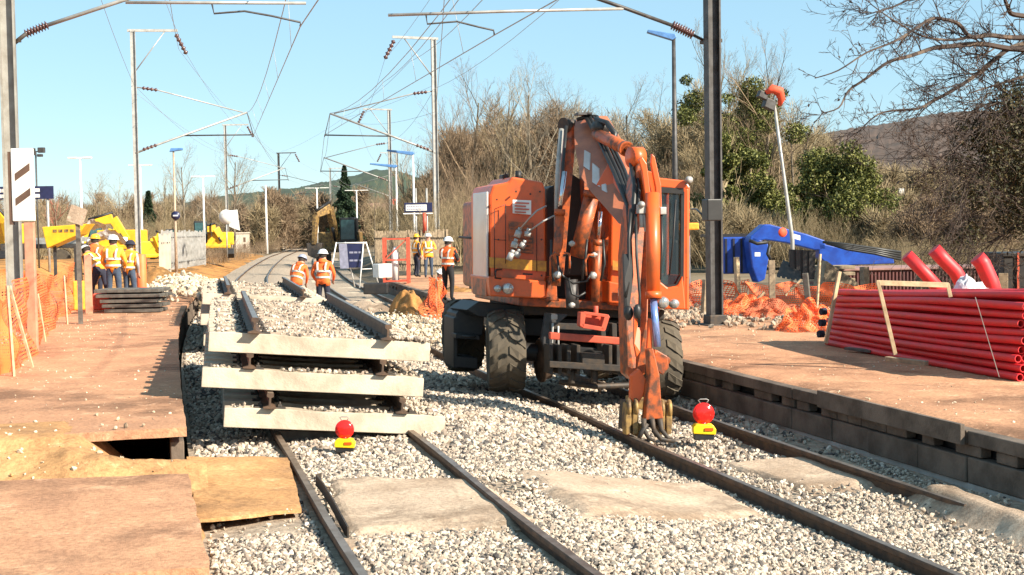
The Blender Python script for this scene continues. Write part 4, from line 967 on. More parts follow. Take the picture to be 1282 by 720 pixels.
# ================================================================== people
def rotx(v, a, o):
    v = Vector(v)-Vector(o); return Vector((v.x, v.y*math.cos(a)-v.z*math.sin(a), v.y*math.sin(a)+v.z*math.cos(a)))+Vector(o)
def person(p, label, facing=0, h=1.75, bend=0, side=0, arms=None, legs='stand', top='hv', sleeve=None, trousers='navy', helmet='helm_w', vest=None, group='track workers'):
    """facing: turn about z, 0 = front to the camera. bend: forward lean of the trunk in degrees."""
    k = h/1.78; t = thing('person', label, 'person', p, FACE+math.radians(facing), group)
    V = []; Ed = []; Rd = []; Rg = []
    def v(co, r, reg, par=None):
        V.append(Vector(co)*k); Rd.append((r[0]*k, r[1]*k) if isinstance(r, tuple) else (r*k, r*k)); Rg.append(reg)
        if par is not None: Ed.append((par, len(V)-1))
        return len(V)-1
    hipz = {'stand': .93, 'crouch': .42, 'stride': .92}[legs]
    O = (0, 0, hipz); a = math.radians(bend); sd = math.radians(side)
    def U(x, y, z):      # upper body point, z above the hip, leaned forward (towards -y)
        q = rotx((x, y, hipz+z), a, O); q = q-Vector(O); q = Vector((q.x*math.cos(sd)+q.z*math.sin(sd), q.y, -q.x*math.sin(sd)+q.z*math.cos(sd))); return q+Vector(O)
    pel = v(O, (.155, .115), 'leg')
    sp = v(U(0, .01, .18), (.145, .11), 'torso', pel); ch = v(U(0, .01, .40), (.175, .125), 'torso', sp)
    nk = v(U(0, .0, .56), (.062, .062), 'head', ch); hb = v(U(0, -.015, .64), (.080, .088), 'head', nk); ht = v(U(0, -.01, .76), (.078, .092), 'head', hb)
    v(U(0, -.115, .665), .016, 'head', hb)                                        # nose
    for s_ in (-1, 1): v(U(s_*.088, .0, .675), .016, 'head', hb)                  # ears
    arms = arms or {}
    for s_ in (-1, 1):
        sh = v(U(s_*.20, .01, .47), (.068, .068), 'arm', ch)
        el, wr = arms.get(s_, ((s_*.27, .04, .19), (s_*.25, -.06, -.04)))
        e = v(U(*el), (.050, .050), 'arm', sh); w_ = v(U(*wr), (.034, .034), 'arm', e)
        d = (Vector(U(*wr))-Vector(U(*el))).normalized(); pm = Vector(U(*wr))+d*.07
        hh = v(pm, (.036, .022), 'hand', w_)
        sdv = d.cross(Vector((0, 1, .2))).normalized()
        for q, L in zip((-.030, -.010, .010, .030), (.065, .078, .072, .055)):
            f1 = v(pm + d*.045 + sdv*q, .010, 'hand', hh); v(pm + d*(.045+L*.8) + sdv*q + Vector((0, -.018, 0)), .0085, 'hand', f1)
        th = v(pm + sdv*-.045*s_ + d*.0, .011, 'hand', hh); v(pm + sdv*-.055*s_ + d*.045, .009, 'hand', th)
        hp = v((s_*.10, 0, hipz-.05), (.105, .105), 'leg', pel)
        if legs == 'crouch': kn_, an_ = (s_*.20, -.38, .46), (s_*.17, -.12, .09)
        elif legs == 'stride': kn_, an_ = (s_*.11, -.14*s_-.04, .49), (s_*.11, -.20*s_+.06, .09)
        else: kn_, an_ = (s_*.115, -.03, .49), (s_*.125, .03, .09)
        kn = v(kn_, (.072, .072), 'leg', hp); an = v(an_, (.050, .050), 'leg', kn)
        v((an_[0]+.01*s_, an_[1]-.15, .045), (.042, .036), 'foot', an)
    me = bpy.data.meshes.new('sk'); me.from_pydata(V, Ed, []); ob = bpy.data.objects.new('sk', me); COL.objects.link(ob)
    sk_ = ob.modifiers.new('s', 'SKIN'); me.skin_vertices.new() if not me.skin_vertices else None
    for i, dta in enumerate(me.skin_vertices[0].data): dta.radius = Rd[i]; dta.use_root = (i == 0)
    sb = ob.modifiers.new('u', 'SUBSURF'); sb.levels = 1; sb.render_levels = 1
    dg = bpy.context.evaluated_depsgraph_get(); dg.update(); em = bpy.data.meshes.new_from_object(ob.evaluated_get(dg)); bpy.data.objects.remove(ob)
    em.name = 'body'
    mats = {'leg': trousers, 'torso': top, 'arm': sleeve or top, 'head': 'skin', 'hand': 'skin', 'foot': 'blackc'}
    order = ['leg', 'torso', 'arm', 'head', 'hand', 'foot']
    em.materials.clear()
    for r in order: em.materials.append(M[mats[r]])
    segs = [(V[a_], V[b_], Rg[b_] if Rg[a_] != 'torso' or Rg[b_] != 'head' else 'torso') for a_, b_ in Ed]
    VA = np.array([s[0] for s in segs]); VB = np.array([s[1] for s in segs]); DD = VB-VA; LL = (DD**2).sum(1)
    reg = []
    for pf in em.polygons:
        c = np.array(pf.center); tt = np.clip(((c-VA)*DD).sum(1)/LL, 0, 1); dist = ((c-VA-DD*tt[:, None])**2).sum(1); r = segs[int(dist.argmin())][2]
        reg.append(r); pf.material_index = order.index(r); pf.use_smooth = True
    body = bpy.data.objects.new('body', em); COL.objects.link(body); body.parent = t
    def shell(name, m, test, off):
        vi = {}; vs = []; fs = []
        for pf, r in zip(em.polygons, reg):
            if not test(pf, r): continue
            idx = []
            for q in pf.vertices:
                if q not in vi: vi[q] = len(vs); vs.append(em.vertices[q].co + em.vertices[q].normal*off)
                idx.append(vi[q])
            fs.append(idx)
        mb = MB(); mb.add(vs, fs, 0, True); o = mb.build(name, m, t); so = o.modifiers.new('t', 'SOLIDIFY'); so.thickness = .008; return o
    if vest: shell('hi_vis_vest', vest, lambda pf, r: r == 'torso' or (r == 'arm' and abs(pf.center.x) < .23*k), .018)
    else: shell('jacket_skirt', top, lambda pf, r: r == 'torso' or (r == 'leg' and pf.center.z > (hipz-.10)*k), .020)
    # reflective bands round the trunk and over the shoulders
    mb = MB()
    for z0 in (.10, .26):
        ring = []
        for j in range(17):
            b_ = 2*PI*j/16; ring.append(U(math.cos(b_)*(.182+.05*(z0-.1)), .01+math.sin(b_)*.145, z0)*k)
        for A, B in zip(ring[:-1], ring[1:]): mb.beam(A, B, .012*k, .05*k, up=(0, 0, 1))
    for s_ in (-1, 1):
        pts = [U(s_*.10, .165, .28), U(s_*.11, .155, .42), U(s_*.12, .07, .515), U(s_*.12, -.05, .515), U(s_*.11, -.13, .42), U(s_*.10, -.14, .28)]
        for A, B in zip(pts[:-1], pts[1:]): mb.beam(A*k, B*k, .045*k, .010*k, up=(0, 1, .3))
    mb.build('reflective_band', 'refl', t)
    # hair, eyes, helmet
    dz_ = (U(0, -.01, .80)-U(0, -.01, .70)).normalized(); top_ = U(0, 0, .70)*k
    mb = MB(); mb.lathe([(.093*k, -.06*k), (.098*k, .0), (.092*k, .06*k)], top_ + Vector((0, .012*k, 0)), dz_, 16); mb.build('hair', 'hair', t)
    mb = MB()
    for s_ in (-1, 1): mb.ball(U(s_*.032, -.098, .695)*k, .010*k, 6, 5)
    mb.build('eyes', 'hair', t)
    mb = MB(); R_ = .128*k; c = U(0, -.005, .735)*k
    mb.lathe([(R_*1.16, -.012*k), (R_*1.17, .0), (R_*1.0, .006*k), (R_*.97, .045*k), (R_*.80, .085*k), (R_*.45, .115*k), (0, .122*k)], c, dz_, 20)
    fr_ = U(0, -.17, .73)*k; mb.beam(c, fr_, .17*k, .010*k); mb.beam(c + dz_*.118*k + Vector((0, .08*k, -.02)), c + dz_*.122*k + Vector((0, -.08*k, -.01)), .03*k, .02*k)
    mb.build('helmet', helmet, t)
    return t
def at(x, s, z): return base(x, s, z)
person(at(403, 47, -.05), 'person in orange jacket and white helmet, back turned, right of the rear panel stack', 175, 1.80, 6, 0, {-1: ((-.30,-.02,.20), (-.24,-.20,.05)), 1: ((.30,-.02,.20), (.24,-.20,.05))}, 'stand', 'hv', None, 'navy', 'helm_w')
person(at(369, 45, -.05), 'person in orange jacket and grey blue helmet bowed over the rail of the rear stack', 160, 1.72, 28, -4, {-1: ((-.27,-.10,.22), (-.18,-.30,.10)), 1: ((.27,-.10,.22), (.18,-.30,.10))}, 'stand', 'hv', None, 'navy', 'helm_g')
person(at(560, 44.5, .20), 'person in orange vest over black clothes, back turned, just left of the large orange excavator', 150, 1.82, 3, 0, {-1: ((-.28,-.06,.22), (-.16,-.26,.22)), 1: ((.30,-.10,.26), (.22,-.30,.38))}, 'stand', 'hv', 'blackc', 'blackc', 'helm_w', 'hv')
person(at(521, 30, .25), 'person in amber vest and yellow helmet, leftmost under the station name board', 120, 1.82, 0, 0, None, 'stand', 'navy', 'navy', 'navy', 'helm_y', 'hvy')
person(at(536, 30.5, .25), 'person in amber jacket and white helmet under the right end of the name board', 10, 1.84, 0, 0, {1: ((.29,-.06,.22), (.20,-.24,.24))}, 'stand', 'hvy', None, 'denim', 'helm_w')
person(at(541, 40, -.15), 'small crouching person in orange with a white helmet by the netting stake', 60, 1.70, 25, 0, {-1: ((-.24,-.18,.22), (-.12,-.38,.10)), 1: ((.24,-.18,.22), (.12,-.38,.10))}, 'crouch', 'hv', None, 'denim', 'helm_w')
person(at(589, 38, .15), 'person in orange mostly hidden behind the left side of the orange excavator', 90, 1.80, 0, 0, None, 'stand', 'hv', None, 'navy', 'helm_w')
person(at(124, 50, .42), 'person in amber and navy with white helmet, bending far over on the left platform', 235, 1.80, 48, 0, {-1: ((-.22,-.12,.20), (-.14,-.34,.05)), 1: ((.22,-.10,.18), (.14,-.30,.02))}, 'stride', 'hvy', 'navy', 'navy', 'helm_w', 'hvy', group='workers on the left platform')
person(at(118, 47.5, .42), 'person with a yellow helmet and navy sleeves behind the bending worker', 175, 1.83, 4, 0, None, 'stand', 'hvy', 'navy', 'navy', 'helm_y', 'hv', group='workers on the left platform')
person(at(141, 51, .42), 'person in amber with a white helmet, back turned, behind the pile of dark boards', 180, 1.80, 3, 0, {-1: ((-.29,-.02,.20), (-.22,-.20,.06)), 1: ((.29,-.02,.20), (.22,-.20,.06))}, 'stand', 'hvy', 'hvy', 'denim', 'helm_w', 'hvy', group='workers on the left platform')
person(at(161, 49.5, .42), 'person in an amber vest with a dark blue helmet, rightmost of the left platform group', 165, 1.66, 6, 0, {1: ((.29,-.02,.20), (.28,-.12,.02))}, 'stand', 'navy', 'galv', 'denim', 'navy', 'hvy', group='workers on the left platform')

# ================================================================== left platform things
# striped panel on its pinkish post
p = at(31, 82, .42); t = thing('distance_marker', 'white upright panel with two slanting brown bars on a pinkish post', 'sign', p, FACE)
mb = MB(); mb.box((.06, .05, (D(33,278,82).z-.42)/2), (.15, .09, D(33,278,82).z-.42)); mb.build('post', 'post_r', t, bevel=.01)
z0 = D(30,277,82).z-.42; z1 = D(30,186,82).z-.42
mb = MB(); mb.box((-.0, 0, (z0+z1)/2), (.345, .035, z1-z0)); mb.build('panel', 'white', t, bevel=.012)
mb = MB(); hh = z1-z0
for zc in (.64, .30):
    zc = z0+hh*zc; mb.prism([(-.115,-.022,zc-.10),(.115,-.022,zc+.06),(.115,-.022,zc+.175),(-.115,-.022,zc+.015)], (0,.004,0))
mb.build('slanted_bar', 'brown_p', t)
mb = MB(); mb.box((-.20, .05, (z0+z1)/2-.05), (.05, .10, hh)); mb.build('backing_rail', 'brown_p', t)
# small grey placard on a post
p = at(100, 50, .42); t = thing('placard', 'small tan placard leaning on a wooden post at the platform end', 'sign', p, FACE)
mb = MB(); mb.beam((0,0,0), (-.05,0,2.3), .09, .09); mb.build('post', 'wood', t); mb = MB(); mb.box((-.03,-.07,2.3), (.42,.03,.42), Matrix.Rotation(.35, 3, 'Y')); mb.build('panel', 'slab', t)
p = at(98, 62, .42); o = MB().beam((0,0,0),(0,0,1.9),.09,.09).build('wooden_post', 'wood_d', loc=p); tag(o, 'dark square post where the left orange netting ends', 'post')
p = at(109, 55, .42); o = MB().beam((0,0,0),(0,0,1.35),.16,.12).build('wooden_post', 'post_r', loc=p, bevel=.01); tag(o, 'thick pinkish post between the netting and the bending worker', 'post')
p = at(176, 47, .42); o = MB().lathe([(.13,0),(.13,1.25),(.115,1.27)], (0,0,0)).build('post_sleeve', 'net', loc=p); tag(o, 'orange plastic sleeve standing right of the worker group', 'post')
# pile of dark boards
p = at(167, 54, .42); t = thing('board_pile', 'low pile of dark grey boards lying in front of the workers', 'board pile', p, FACE)
for k, (w_, d_, z, x, y) in enumerate(((1.25,.9,.05,.05,0), (1.3,.95,.16,.02,.05), (1.28,1.0,.27,-.05,.1), (1.5,1.15,.39,-.06,.15), (1.5,1.1,.50,-.10,.2))):
    mb = MB()
    for j in range(6): mb.box((x, y+(j-2.5)*d_/6, z), (w_*random.uniform(.95,1.04), d_/6-.012, .075))
    mb.build('board', 'wood_d', t, bevel=.008)
p = at(126, 53, .42); o = MB().box((0,0,.22),(.42,.3,.40)).build('crate', 'redbar', loc=p, bevel=.03); tag(o, 'faded red box on the ground beside the board pile', 'box')
p = at(98, 52, .42); o = MB().box((0,0,.35),(.30,.3,.70)).build('container', 'hvy', loc=p, bevel=.03); tag(o, 'small yellow container behind the dark post at the netting end', 'container')

# ------------------------------------------------------------------ netting
def netting(name, f, nu, nv, w=.011, label='', cat='netting', group=None, m='net', par=None, tri=False):
    """f(u,v)->Vector, a real mesh of strands: nu cells along, nv up"""
    mb = MB(); P = [[Vector(f(i/nu, j/nv)) for j in range(nv+1)] for i in range(nu+1)]; o0 = P[0][0].copy()
    def rib(a, b, n, ww):
        n = n.normalized()*ww; mb.add([a-n-o0, a+n-o0, b+n-o0, b-n-o0], [(0,1,2,3)])
    for i in range(nu+1):
        for j in range(nv+1):
            if i < nu: rib(P[i][j], P[i+1][j], (P[i][min(j+1,nv)]-P[i][max(j-1,0)]), w*(1.5 if j % 4 == 0 else .8))
            if j < nv: rib(P[i][j], P[i][j+1], (P[min(i+1,nu)][j]-P[max(i-1,0)][j]), w)
    o = mb.build(name, m, par, loc=o0)
    if label: tag(o, label, cat, group)
    return o
A = [G(-60, 480, .42), G(20, 466, .42), G(47, 436, .42), G(60, 416, .42), G(76, 398, .42), G(97, 385, .42)]
def lerp_path(A, u):
    u = min(max(u, 0), .9999)*(len(A)-1); i = int(u); return A[i].lerp(A[i+1], u-i)
def nf(u, v):
    b = lerp_path(A, u); hgt = 1.05 + .06*math.sin(u*21) - .12*math.sin(u*9+1)
    w1 = math.sin(u*60+v*5)*.04 + math.sin(u*23-v*8)*.05
    return Vector((b.x - .10*v + w1, b.y + w1*.8, b.z + hgt*v*(1-.04*math.sin(u*40))))
netting('safety_netting', nf, 230, 22, .0145, 'orange plastic safety netting along the left platform edge, hung on thin stakes')
def nf2(u, v):
    b = A[0].lerp(A[1], u*1.1)+Vector((-.55, .9, 0)); return Vector((b.x, b.y+2.5*u, b.z+.95*v+.06*math.sin(u*30+v*3)))
netting('safety_netting', lambda u, v: Vector((-6.5+4.4*u, 27+3*u+.1*math.sin(u*20+v*5), .45+(1.0+.08*math.sin(u*17))*v)), 80, 18, .019, 'second length of orange netting behind the striped panel post')
for k, (x0, y0, x1, y1, s) in enumerate(((17,467,9,358,98), (40,434,12,358,92), (56,413,47,368,74), (84,398,80,345,62))):
    a = D(x0, y0, s); a.z = .42; b_ = D(x1, y1, s)
    o = MB().beam((0,0,0), b_-a, .032, .032).build('stake', 'wood_l', loc=a); tag(o, ['upright pale stake at the near end of the left netting', 'slanting pale brace leaning against the near netting stake', 'short pale stake in the middle of the left netting', 'thin pale stake near the far end of the left netting'][k], 'stake', 'netting stakes')

# ================================================================== middle distance
# A-frame sign board
p = at(450, 33, .0); p2 = Vector((p.x, p.y, .35)); t = thing('sign_board', 'temporary dark navy sign board with pale lettering on a white tubular stand', 'sign', p2, FACE)
s = 33.; X0 = lambda x: (x-450)/s*1.0; Zz = lambda y: (291-y)/s + H - .35
mb = MB(); mb.prism([(X0(434),0,Zz(306)),(X0(455),0,Zz(306)),(X0(453),0,Zz(336)),(X0(436),0,Zz(336))], (0,.04,0)); mb.prism([(X0(424),0,Zz(306)),(X0(434),0,Zz(306)),(X0(436),0,Zz(337)),(X0(425),0,Zz(337))], (0,.04,0), 1); mb.build('board', ['sign_b', 'sign_g'], t, bevel=.005)
mb = MB()
for y in (317, 327):
    for a_, b_ in ((437,442),(443,447),(448.5,452)): mb.box((X0((a_+b_)/2), -.006, Zz(y)), ((b_-a_)/s, .006, .07))
mb.build('lettering', 'sign_g', t)
mb = MB()
for x0, x1, dy in ((421,412,-.25),(432,441,.5),(455,450,-.3),(458,472,.5)): mb.tube([(X0(x0),0.02,Zz(304)), (X0(x1),dy,Zz(361 if x1>430 else 352))], .025, 8)
mb.tube([(X0(421),.02,Zz(305)),(X0(458),.02,Zz(305))], .025, 8); mb.tube([(X0(452),-.1,Zz(338)),(X0(464),.2,Zz(338))], .018, 6); mb.build('stand', 'white', t)
# station name board
p = at(521, 26, .3); t = thing('name_board', 'station name board, pale lettering on navy, on two posts', 'sign', p, FACE)
s = 26.; X0 = lambda x: (x-521)/s; Zz = lambda y: (289-y)/s + H - .3
mb = MB(); mb.box(((X0(507)+X0(542))/2, 0, (Zz(254)+Zz(266))/2), (X0(542)-X0(507), .08, Zz(254)-Zz(266))); mb.build('board', 'sign_b', t, bevel=.01)
mb = MB(); mb.box((X0(522), -.05, (Zz(256.5)+Zz(264))/2), (X0(535)-X0(509), .02, Zz(256.5)-Zz(264))); mb.build('label_panel', 'white', t)
mb = MB()
for r_i, y in enumerate((258.3, 262)):
    x = 510.5
    while x < 532: w_ = random.uniform(1.2, 2.6); mb.box((X0(x+w_/2), -.064, Zz(y)), (w_/s, .006, .06)); x += w_+.7
mb.build('lettering', 'sign_g', t)
mb = MB(); mb.box((X0(524), -.02, Zz(267.5)), (X0(542)-X0(505), .06, .05)); mb.build('frame_rail', 'white', t)
for x in (521.5, 535): mb = MB(); mb.cyl((X0(x),0.08,0),(X0(x),0.08,Zz(236)),.045,n=10); mb.build('post', 'galv', t)
mb = MB(); mb.cyl((X0(532),-.1,Zz(292)),(X0(532),-.1,Zz(267)),.09,n=12); mb.build('red_sleeve', 'redbar', t)
# red rack with white bottle-like cylinder
p = at(495, 33, .2); t = thing('cylinder_rack', 'rusty red open rack holding one tall white cylinder beside the dirt heap', 'rack', p, FACE)
mb = MB()
for x in (-.45, .45):
    for y in (0, .7): mb.beam((x,y,0),(x,y,1.75),.09,.09)
for z in (.1, .9, 1.7):
    for y in (0,.7): mb.beam((-.45,y,z),(.45,y,z),.06,.06)
    for x in (-.45,.45): mb.beam((x,0,z),(x,.7,z),.06,.06)
mb.beam((-.45,0,.9),(.45,0,1.7),.04,.04); mb.build('frame', 'redbar', t); mb = MB(); mb.lathe([(.0,.05),(.14,.05),(.14,1.15),(.07,1.3),(.05,1.4),(0,1.4)], (-.05,.3,0)); mb.build('cylinder', 'white', t)
p = at(478, 34, .2); o = MB().box((0,0,.55),(.55,.5,.5)).build('cabinet', 'white', loc=p, bevel=.02, rot=(0,0,.3)); tag(o, 'small white cabinet between the sign board and the red rack', 'cabinet')
p = at(470, 34, -.1); o = MB().box((0,0,.2),(.9,.7,.4)).build('dark_skip', 'black', loc=p, bevel=.04, rot=(0,0,FACE)); tag(o, 'low dark metal tray under the sign board', 'tray')
# dirt heaps
def heap(px, s, z, rx, ry, h, label, m='dirt', seed=1):
    p = at(px, s, z); X, Y = np.meshgrid(np.linspace(-1.3, 1.3, 50), np.linspace(-1.3, 1.3, 50)); rr = np.sqrt(X**2+Y**2)
    Z = h*np.clip(1-rr**1.6, 0, 1)**.8*(1+.35*fbm(X, Y, seed, 4, 2.2)) - .08
    i = (np.arange(49)[None, :] + np.arange(49)[:, None]*50).ravel()
    o = np_mesh('dirt_heap', np.stack([(X*rx).ravel(), (Y*ry).ravel(), Z.ravel()], 1), np.stack([i, i+1, i+51, i+50], 1), m, loc=p, smooth=True); tag(o, label, 'dirt heap')
heap(508, 45, -.45, .62, 1.4, 1.15, 'rounded ochre dirt heap left of the crouching worker', 'bank', 3)
heap(570, 38, -.1, 1.2, 2, .55, 'low sandy heap behind the standing person by the excavator', 'bank', 4)
heap(455, 42, -.5, 1.5, 3.0, .8, 'pale rubble mound below the sign board', 'slab', 5)
heap(232, 36, .0, 1.4, 4.5, .85, 'brown spoil mound past the end of the left platform', 'earth', 6)
heap(196, 30, .3, .9, 2, .7, 'orange mound below the grey palisade fence', 'bank', 7)
# net round a stake in the middle
p = at(545, 47, -.2); 
netting('safety_netting', lambda u, v: Vector((p.x + (.13+.20*(1-v)*math.sin(v*7+u*5)**2+.08*(1-v))*math.cos(u*5.2)*(1+.5*math.sin(u*19+v*9)), p.y+.3*math.sin(u*5.2), -.15+1.05*v+.05*math.sin(u*13))), 34, 16, .011, 'ragged orange netting wrapped round a stake by the crouching worker')
o = MB().beam((0,0,0),(0,0,1.25),.05,.05).build('stake', 'wood', loc=p); tag(o, 'stake wrapped in ragged netting left of the black clad worker', 'stake')
p = at(556, 52, -.22); mb = MB(); mb.ball((0,0,.06),(.16,.12,.08),10,6); mb.ball((.15,.05,.07),(.12,.1,.07),10,6); o = mb.build('hi_vis_cloth', 'lampyel', loc=p); tag(o, 'crumpled fluorescent yellow cloth on the ballast by the netting stake', 'cloth')
# small excavator far down the line
def yellow_excavator(px, s, z, boom, label, cab=True, body='yellow', rz=0, sc_=1, cabx=1.0, group='yellow site machines'):
    t = thing('excavator', label, 'excavator', at(px, s, z), FACE+rz, group); t.scale = (sc_,)*3
    mb = MB()
    for x in (-.95, .95):
        mb.prism([(x-.25,-1.6,.35),(x-.25,-1.3,.02),(x-.25,1.3,.02),(x-.25,1.6,.35),(x-.25,1.35,.7),(x-.25,-1.35,.7)], (.5,0,0))
    mb.build('tracks', 'black', t, bevel=.05)
    mb = MB(); mb.box((0,.6,1.45),(2.4,2.4,.95)); mb.box((0,0,.9),(1.9,1.6,.3)); mb.build('body', body, t, bevel=.08)
    if cab:
        mb = MB(); mb.box((cabx*.72,-.5,1.95),(.95,1.5,1.6)); o = mb.build('cab', 'black', t, bevel=.08)
        mb = MB(); mb.box((cabx*.72,-1.262,2.05),(.8,.02,1.15)); mb.build('windscreen', 'teal', o); mb = MB(); mb.box((cabx*.72-.482*cabx,-.5,2.1),(.02,1.2,1.0)); mb.build('side_window', 'teal', o)
    (x0,y0,z0),(x1,y1,z1),(x2,y2,z2),(x3,y3,z3) = boom
    mb = MB(); mb.beam((x0,y0,z0),(x1,y1,z1),.34,.42,w1=.3,h1=.55); mb.beam((x1,y1,z1),(x2,y2,z2),.3,.55,w1=.26,h1=.3); mb.build('boom', body, t, bevel=.03)
    mb = MB(); mb.beam((x2,y2,z2),(x3,y3,z3),.26,.42,w1=.22,h1=.24); mb.build('stick', body, t, bevel=.03)
    mb = MB(); mb.cyl((x0,y0-.2,z0-.2),((x0+x1)/2,(y0+y1)/2-.2,(z0+z1)/2-.25),.08); mb.build('ram', 'black', t); mb = MB(); mb.cyl((x1,y1,z1+.35),(x2,y2,z2+.25),.08); mb.build('ram', 'black', t)
    mb = MB(); mb.prism([(x3-.45,y3,z3+.1),(x3+.45,y3,z3+.1),(x3+.40,y3-.2,z3-.55),(x3+.1,y3-.25,z3-.8),(x3-.35,y3-.2,z3-.6)], (0,.8,0)); o = mb.build('bucket', 'iron', t, bevel=.03); fix_normals(o)
    return t
yellow_excavator(425, 17.5, -.1, ((-.1,-1,1.6),(-.3,-1.8,3.3),(-1.0,-2.6,2.9),(-1.1,-2.9,1.2)), 'small distant dark and yellow excavator with tinted cab on the track curve', True, 'rust_y', 0, 1.2, .9)
yellow_excavator(150, 21, .6, ((0.6,-.5,1.3),(-.2,-.6,2.6),(-1.6,-.8,2.3),(-2.0,-.9,.9)), 'yellow excavator with a raised boom behind the group on the left platform', False, 'yellow', 0, 1.0)
yellow_excavator(195, 22, .3, ((.3,-.5,1.2),(.0,-.7,2.3),(.7,-.9,1.8),(.9,-1,.9)), 'small yellow machine arm showing between the mast and the palisade fence', False, 'yellow', .3, .8)
yellow_excavator(272, 17, .4, ((.3,-.5,1.4),(-.1,-.7,2.2),(-1.1,-.9,2.1),(-1.5,-1,1.2)), 'yellow machine behind the right end of the palisade fence', True, 'yellow', .2, 1.0, -1.6)
yellow_excavator(-8, 27, .9, ((.3,-.5,1.3),(.2,-.7,2.6),(.9,-.9,2.0),(1.1,-1,.9)), 'yellow machine cut off by the left edge of the view', True, 'yellow', 0, 1.0, -1.0)
yellow_excavator(128, 19, .5, ((.2,-.5,1.3),(.6,-.7,2.3),(1.5,-.9,1.7),(1.7,-1,.8)), 'yellow machine with a low arm behind the yellow helmet of the left group', True, 'yellow', .5, .9, -1.0)
yellow_excavator(205, 17, .4, ((.2,-.5,1.3),(.4,-.7,2.0),(-.5,-.9,1.7),(-.8,-1,.9)), 'yellow machine half hidden behind the leaning pale fence panel', True, 'yellow', .2, .8, 1.0)
for px, s_, z_, w_, lab in ((135, 30, 1.35, .8, 'pale crumpled sheet over the arm of the yellow machine behind the group'), (118, 26, 1.9, .6, 'small pale sheet lying on the yellow machine left of the raised boom')):
    p = at(px, s_, .5); X, Y = np.meshgrid(np.linspace(-1, 1, 16), np.linspace(-1, 1, 12)); Zc = z_ + .25*fbm(X, Y, 3+px, 3, 2.0) + .35*(1-X**2) - .15*Y; i = (np.arange(15)[None, :] + np.arange(11)[:, None]*16).ravel()
    o = np_mesh('cover_sheet', np.stack([(X*w_).ravel(), (Y*.5).ravel(), Zc.ravel()], 1), np.stack([i, i+1, i+17, i+16], 1), 'plastic_w', loc=p); tag(o, lab, 'sheet')
p = at(284, 17.5, .5); t = thing('round_marker', 'bright white round marker disc with a panel beside the yellow machine', 'marker', p, FACE)
mb = MB(); mb.cyl((0,0,0),(0,0,2.4),.05); mb.build('post', 'galv', t); mb = MB(); mb.lathe([(0,-.02),(.52,-.02),(.52,.02),(0,.02)], (0,-.05,2.9), (0,1,0), 28); mb.build('disc', 'white', t); mb = MB(); mb.prism([(.2,0,2.2),(.95,0,1.9),(.8,0,3.4),(.2,0,3.35)],(0,.05,0)); mb.build('panel', 'white', t)
# yellow wedge (hopper side) and flat trailers at the left
p = at(75, 40, .9); t = thing('hopper', 'yellow wedge shaped hopper with faint lettering on the bank at the left', 'hopper', p, FACE)
mb = MB(); mb.prism([(-.55,0,1.6),(.85,0,1.68),(.6,0,1.35),(-.42,0,.93)], (0,.9,0)); mb.build('wedge', 'yellow', t, bevel=.02)
mb = MB(); [mb.box((-.15+.18*i,-.005,1.47),(.12,.012,.09)) for i in range(4)]; mb.build('lettering', 'rust_y', t)
mb = MB(); [mb.beam((x,.4,-.3),(x,.4,1.0),.08,.08) for x in (-.3,.35)]; mb.build('legs', 'galv_d', t)
for px, s, w_, lab, m_ in ((45, 24, 5.5, 'long dark flat trailer loaded with grey beams behind the striped panel', 'galv_d'), (-15, 26, 3.2, 'pale flat trailer at the left edge below the yellow machine', 'house_w')):
    p = at(px, s, .7 if s < 25 else .5); t = thing('trailer', lab, 'trailer', p, FACE)
    mb = MB(); mb.box((0,0,1.0),(w_,2.2,.22)); mb.build('deck', m_, t, bevel=.02)
    mb = MB(); [mb.box((random.uniform(-.3,.3),-.7+.35*i,1.22+.03*i),(w_*.85,.28,.2)) for i in range(5)]; mb.build('load', 'galv', t)
    for x in (-w_*.35, -w_*.15, w_*.3): mb = MB(); mb.cyl((x,-1.1,.42),(x,-.8,.42),.42,n=20); mb.build('wheel', 'rubber', t)
# navy site sign at the left
p = at(34, 33, .8); t = thing('site_sign', 'wide navy board with white marks half hidden behind the striped panel', 'sign', p, FACE)
Zz = lambda y: (294-y)/33.+H-.8
mb = MB(); mb.box((.0,0,(Zz(231)+Zz(247))/2),(2.1,.06,Zz(231)-Zz(247))); mb.build('board', 'sign_b', t)
mb = MB()
for x in (-.93,-.83,.42): 
    for z in (Zz(236), Zz(243)): mb.box((x,-.04,z),(.16 if x<0 else .24,.02,.13))
mb.build('lettering', 'white', t); mb = MB(); [MB().cyl((x,.05,-.3),(x,.05,Zz(231)),.05).build('post', 'galv', t) for x in (-.8,.8)]
# flood light pole
p = at(48, 33, .6); t = thing('floodlight', 'thin pole with two small dark floodlights above the navy board', 'floodlight', p, FACE)
hz = D(48,190,33).z-.6; mb = MB(); mb.cyl((0,0,0),(0,0,hz),.03); mb.build('pole', 'galv_d', t); mb = MB(); mb.box((-.1,0,hz),(.16,.15,.26)); mb.box((.22,0,hz+.05),(.26,.15,.2)); mb.box((.16,0,hz-.15),(.2,.15,.1)); mb.cyl((-.1,0,hz),(.25,0,hz),.02); mb.build('lamp_head', 'galv_d', t, bevel=.02)
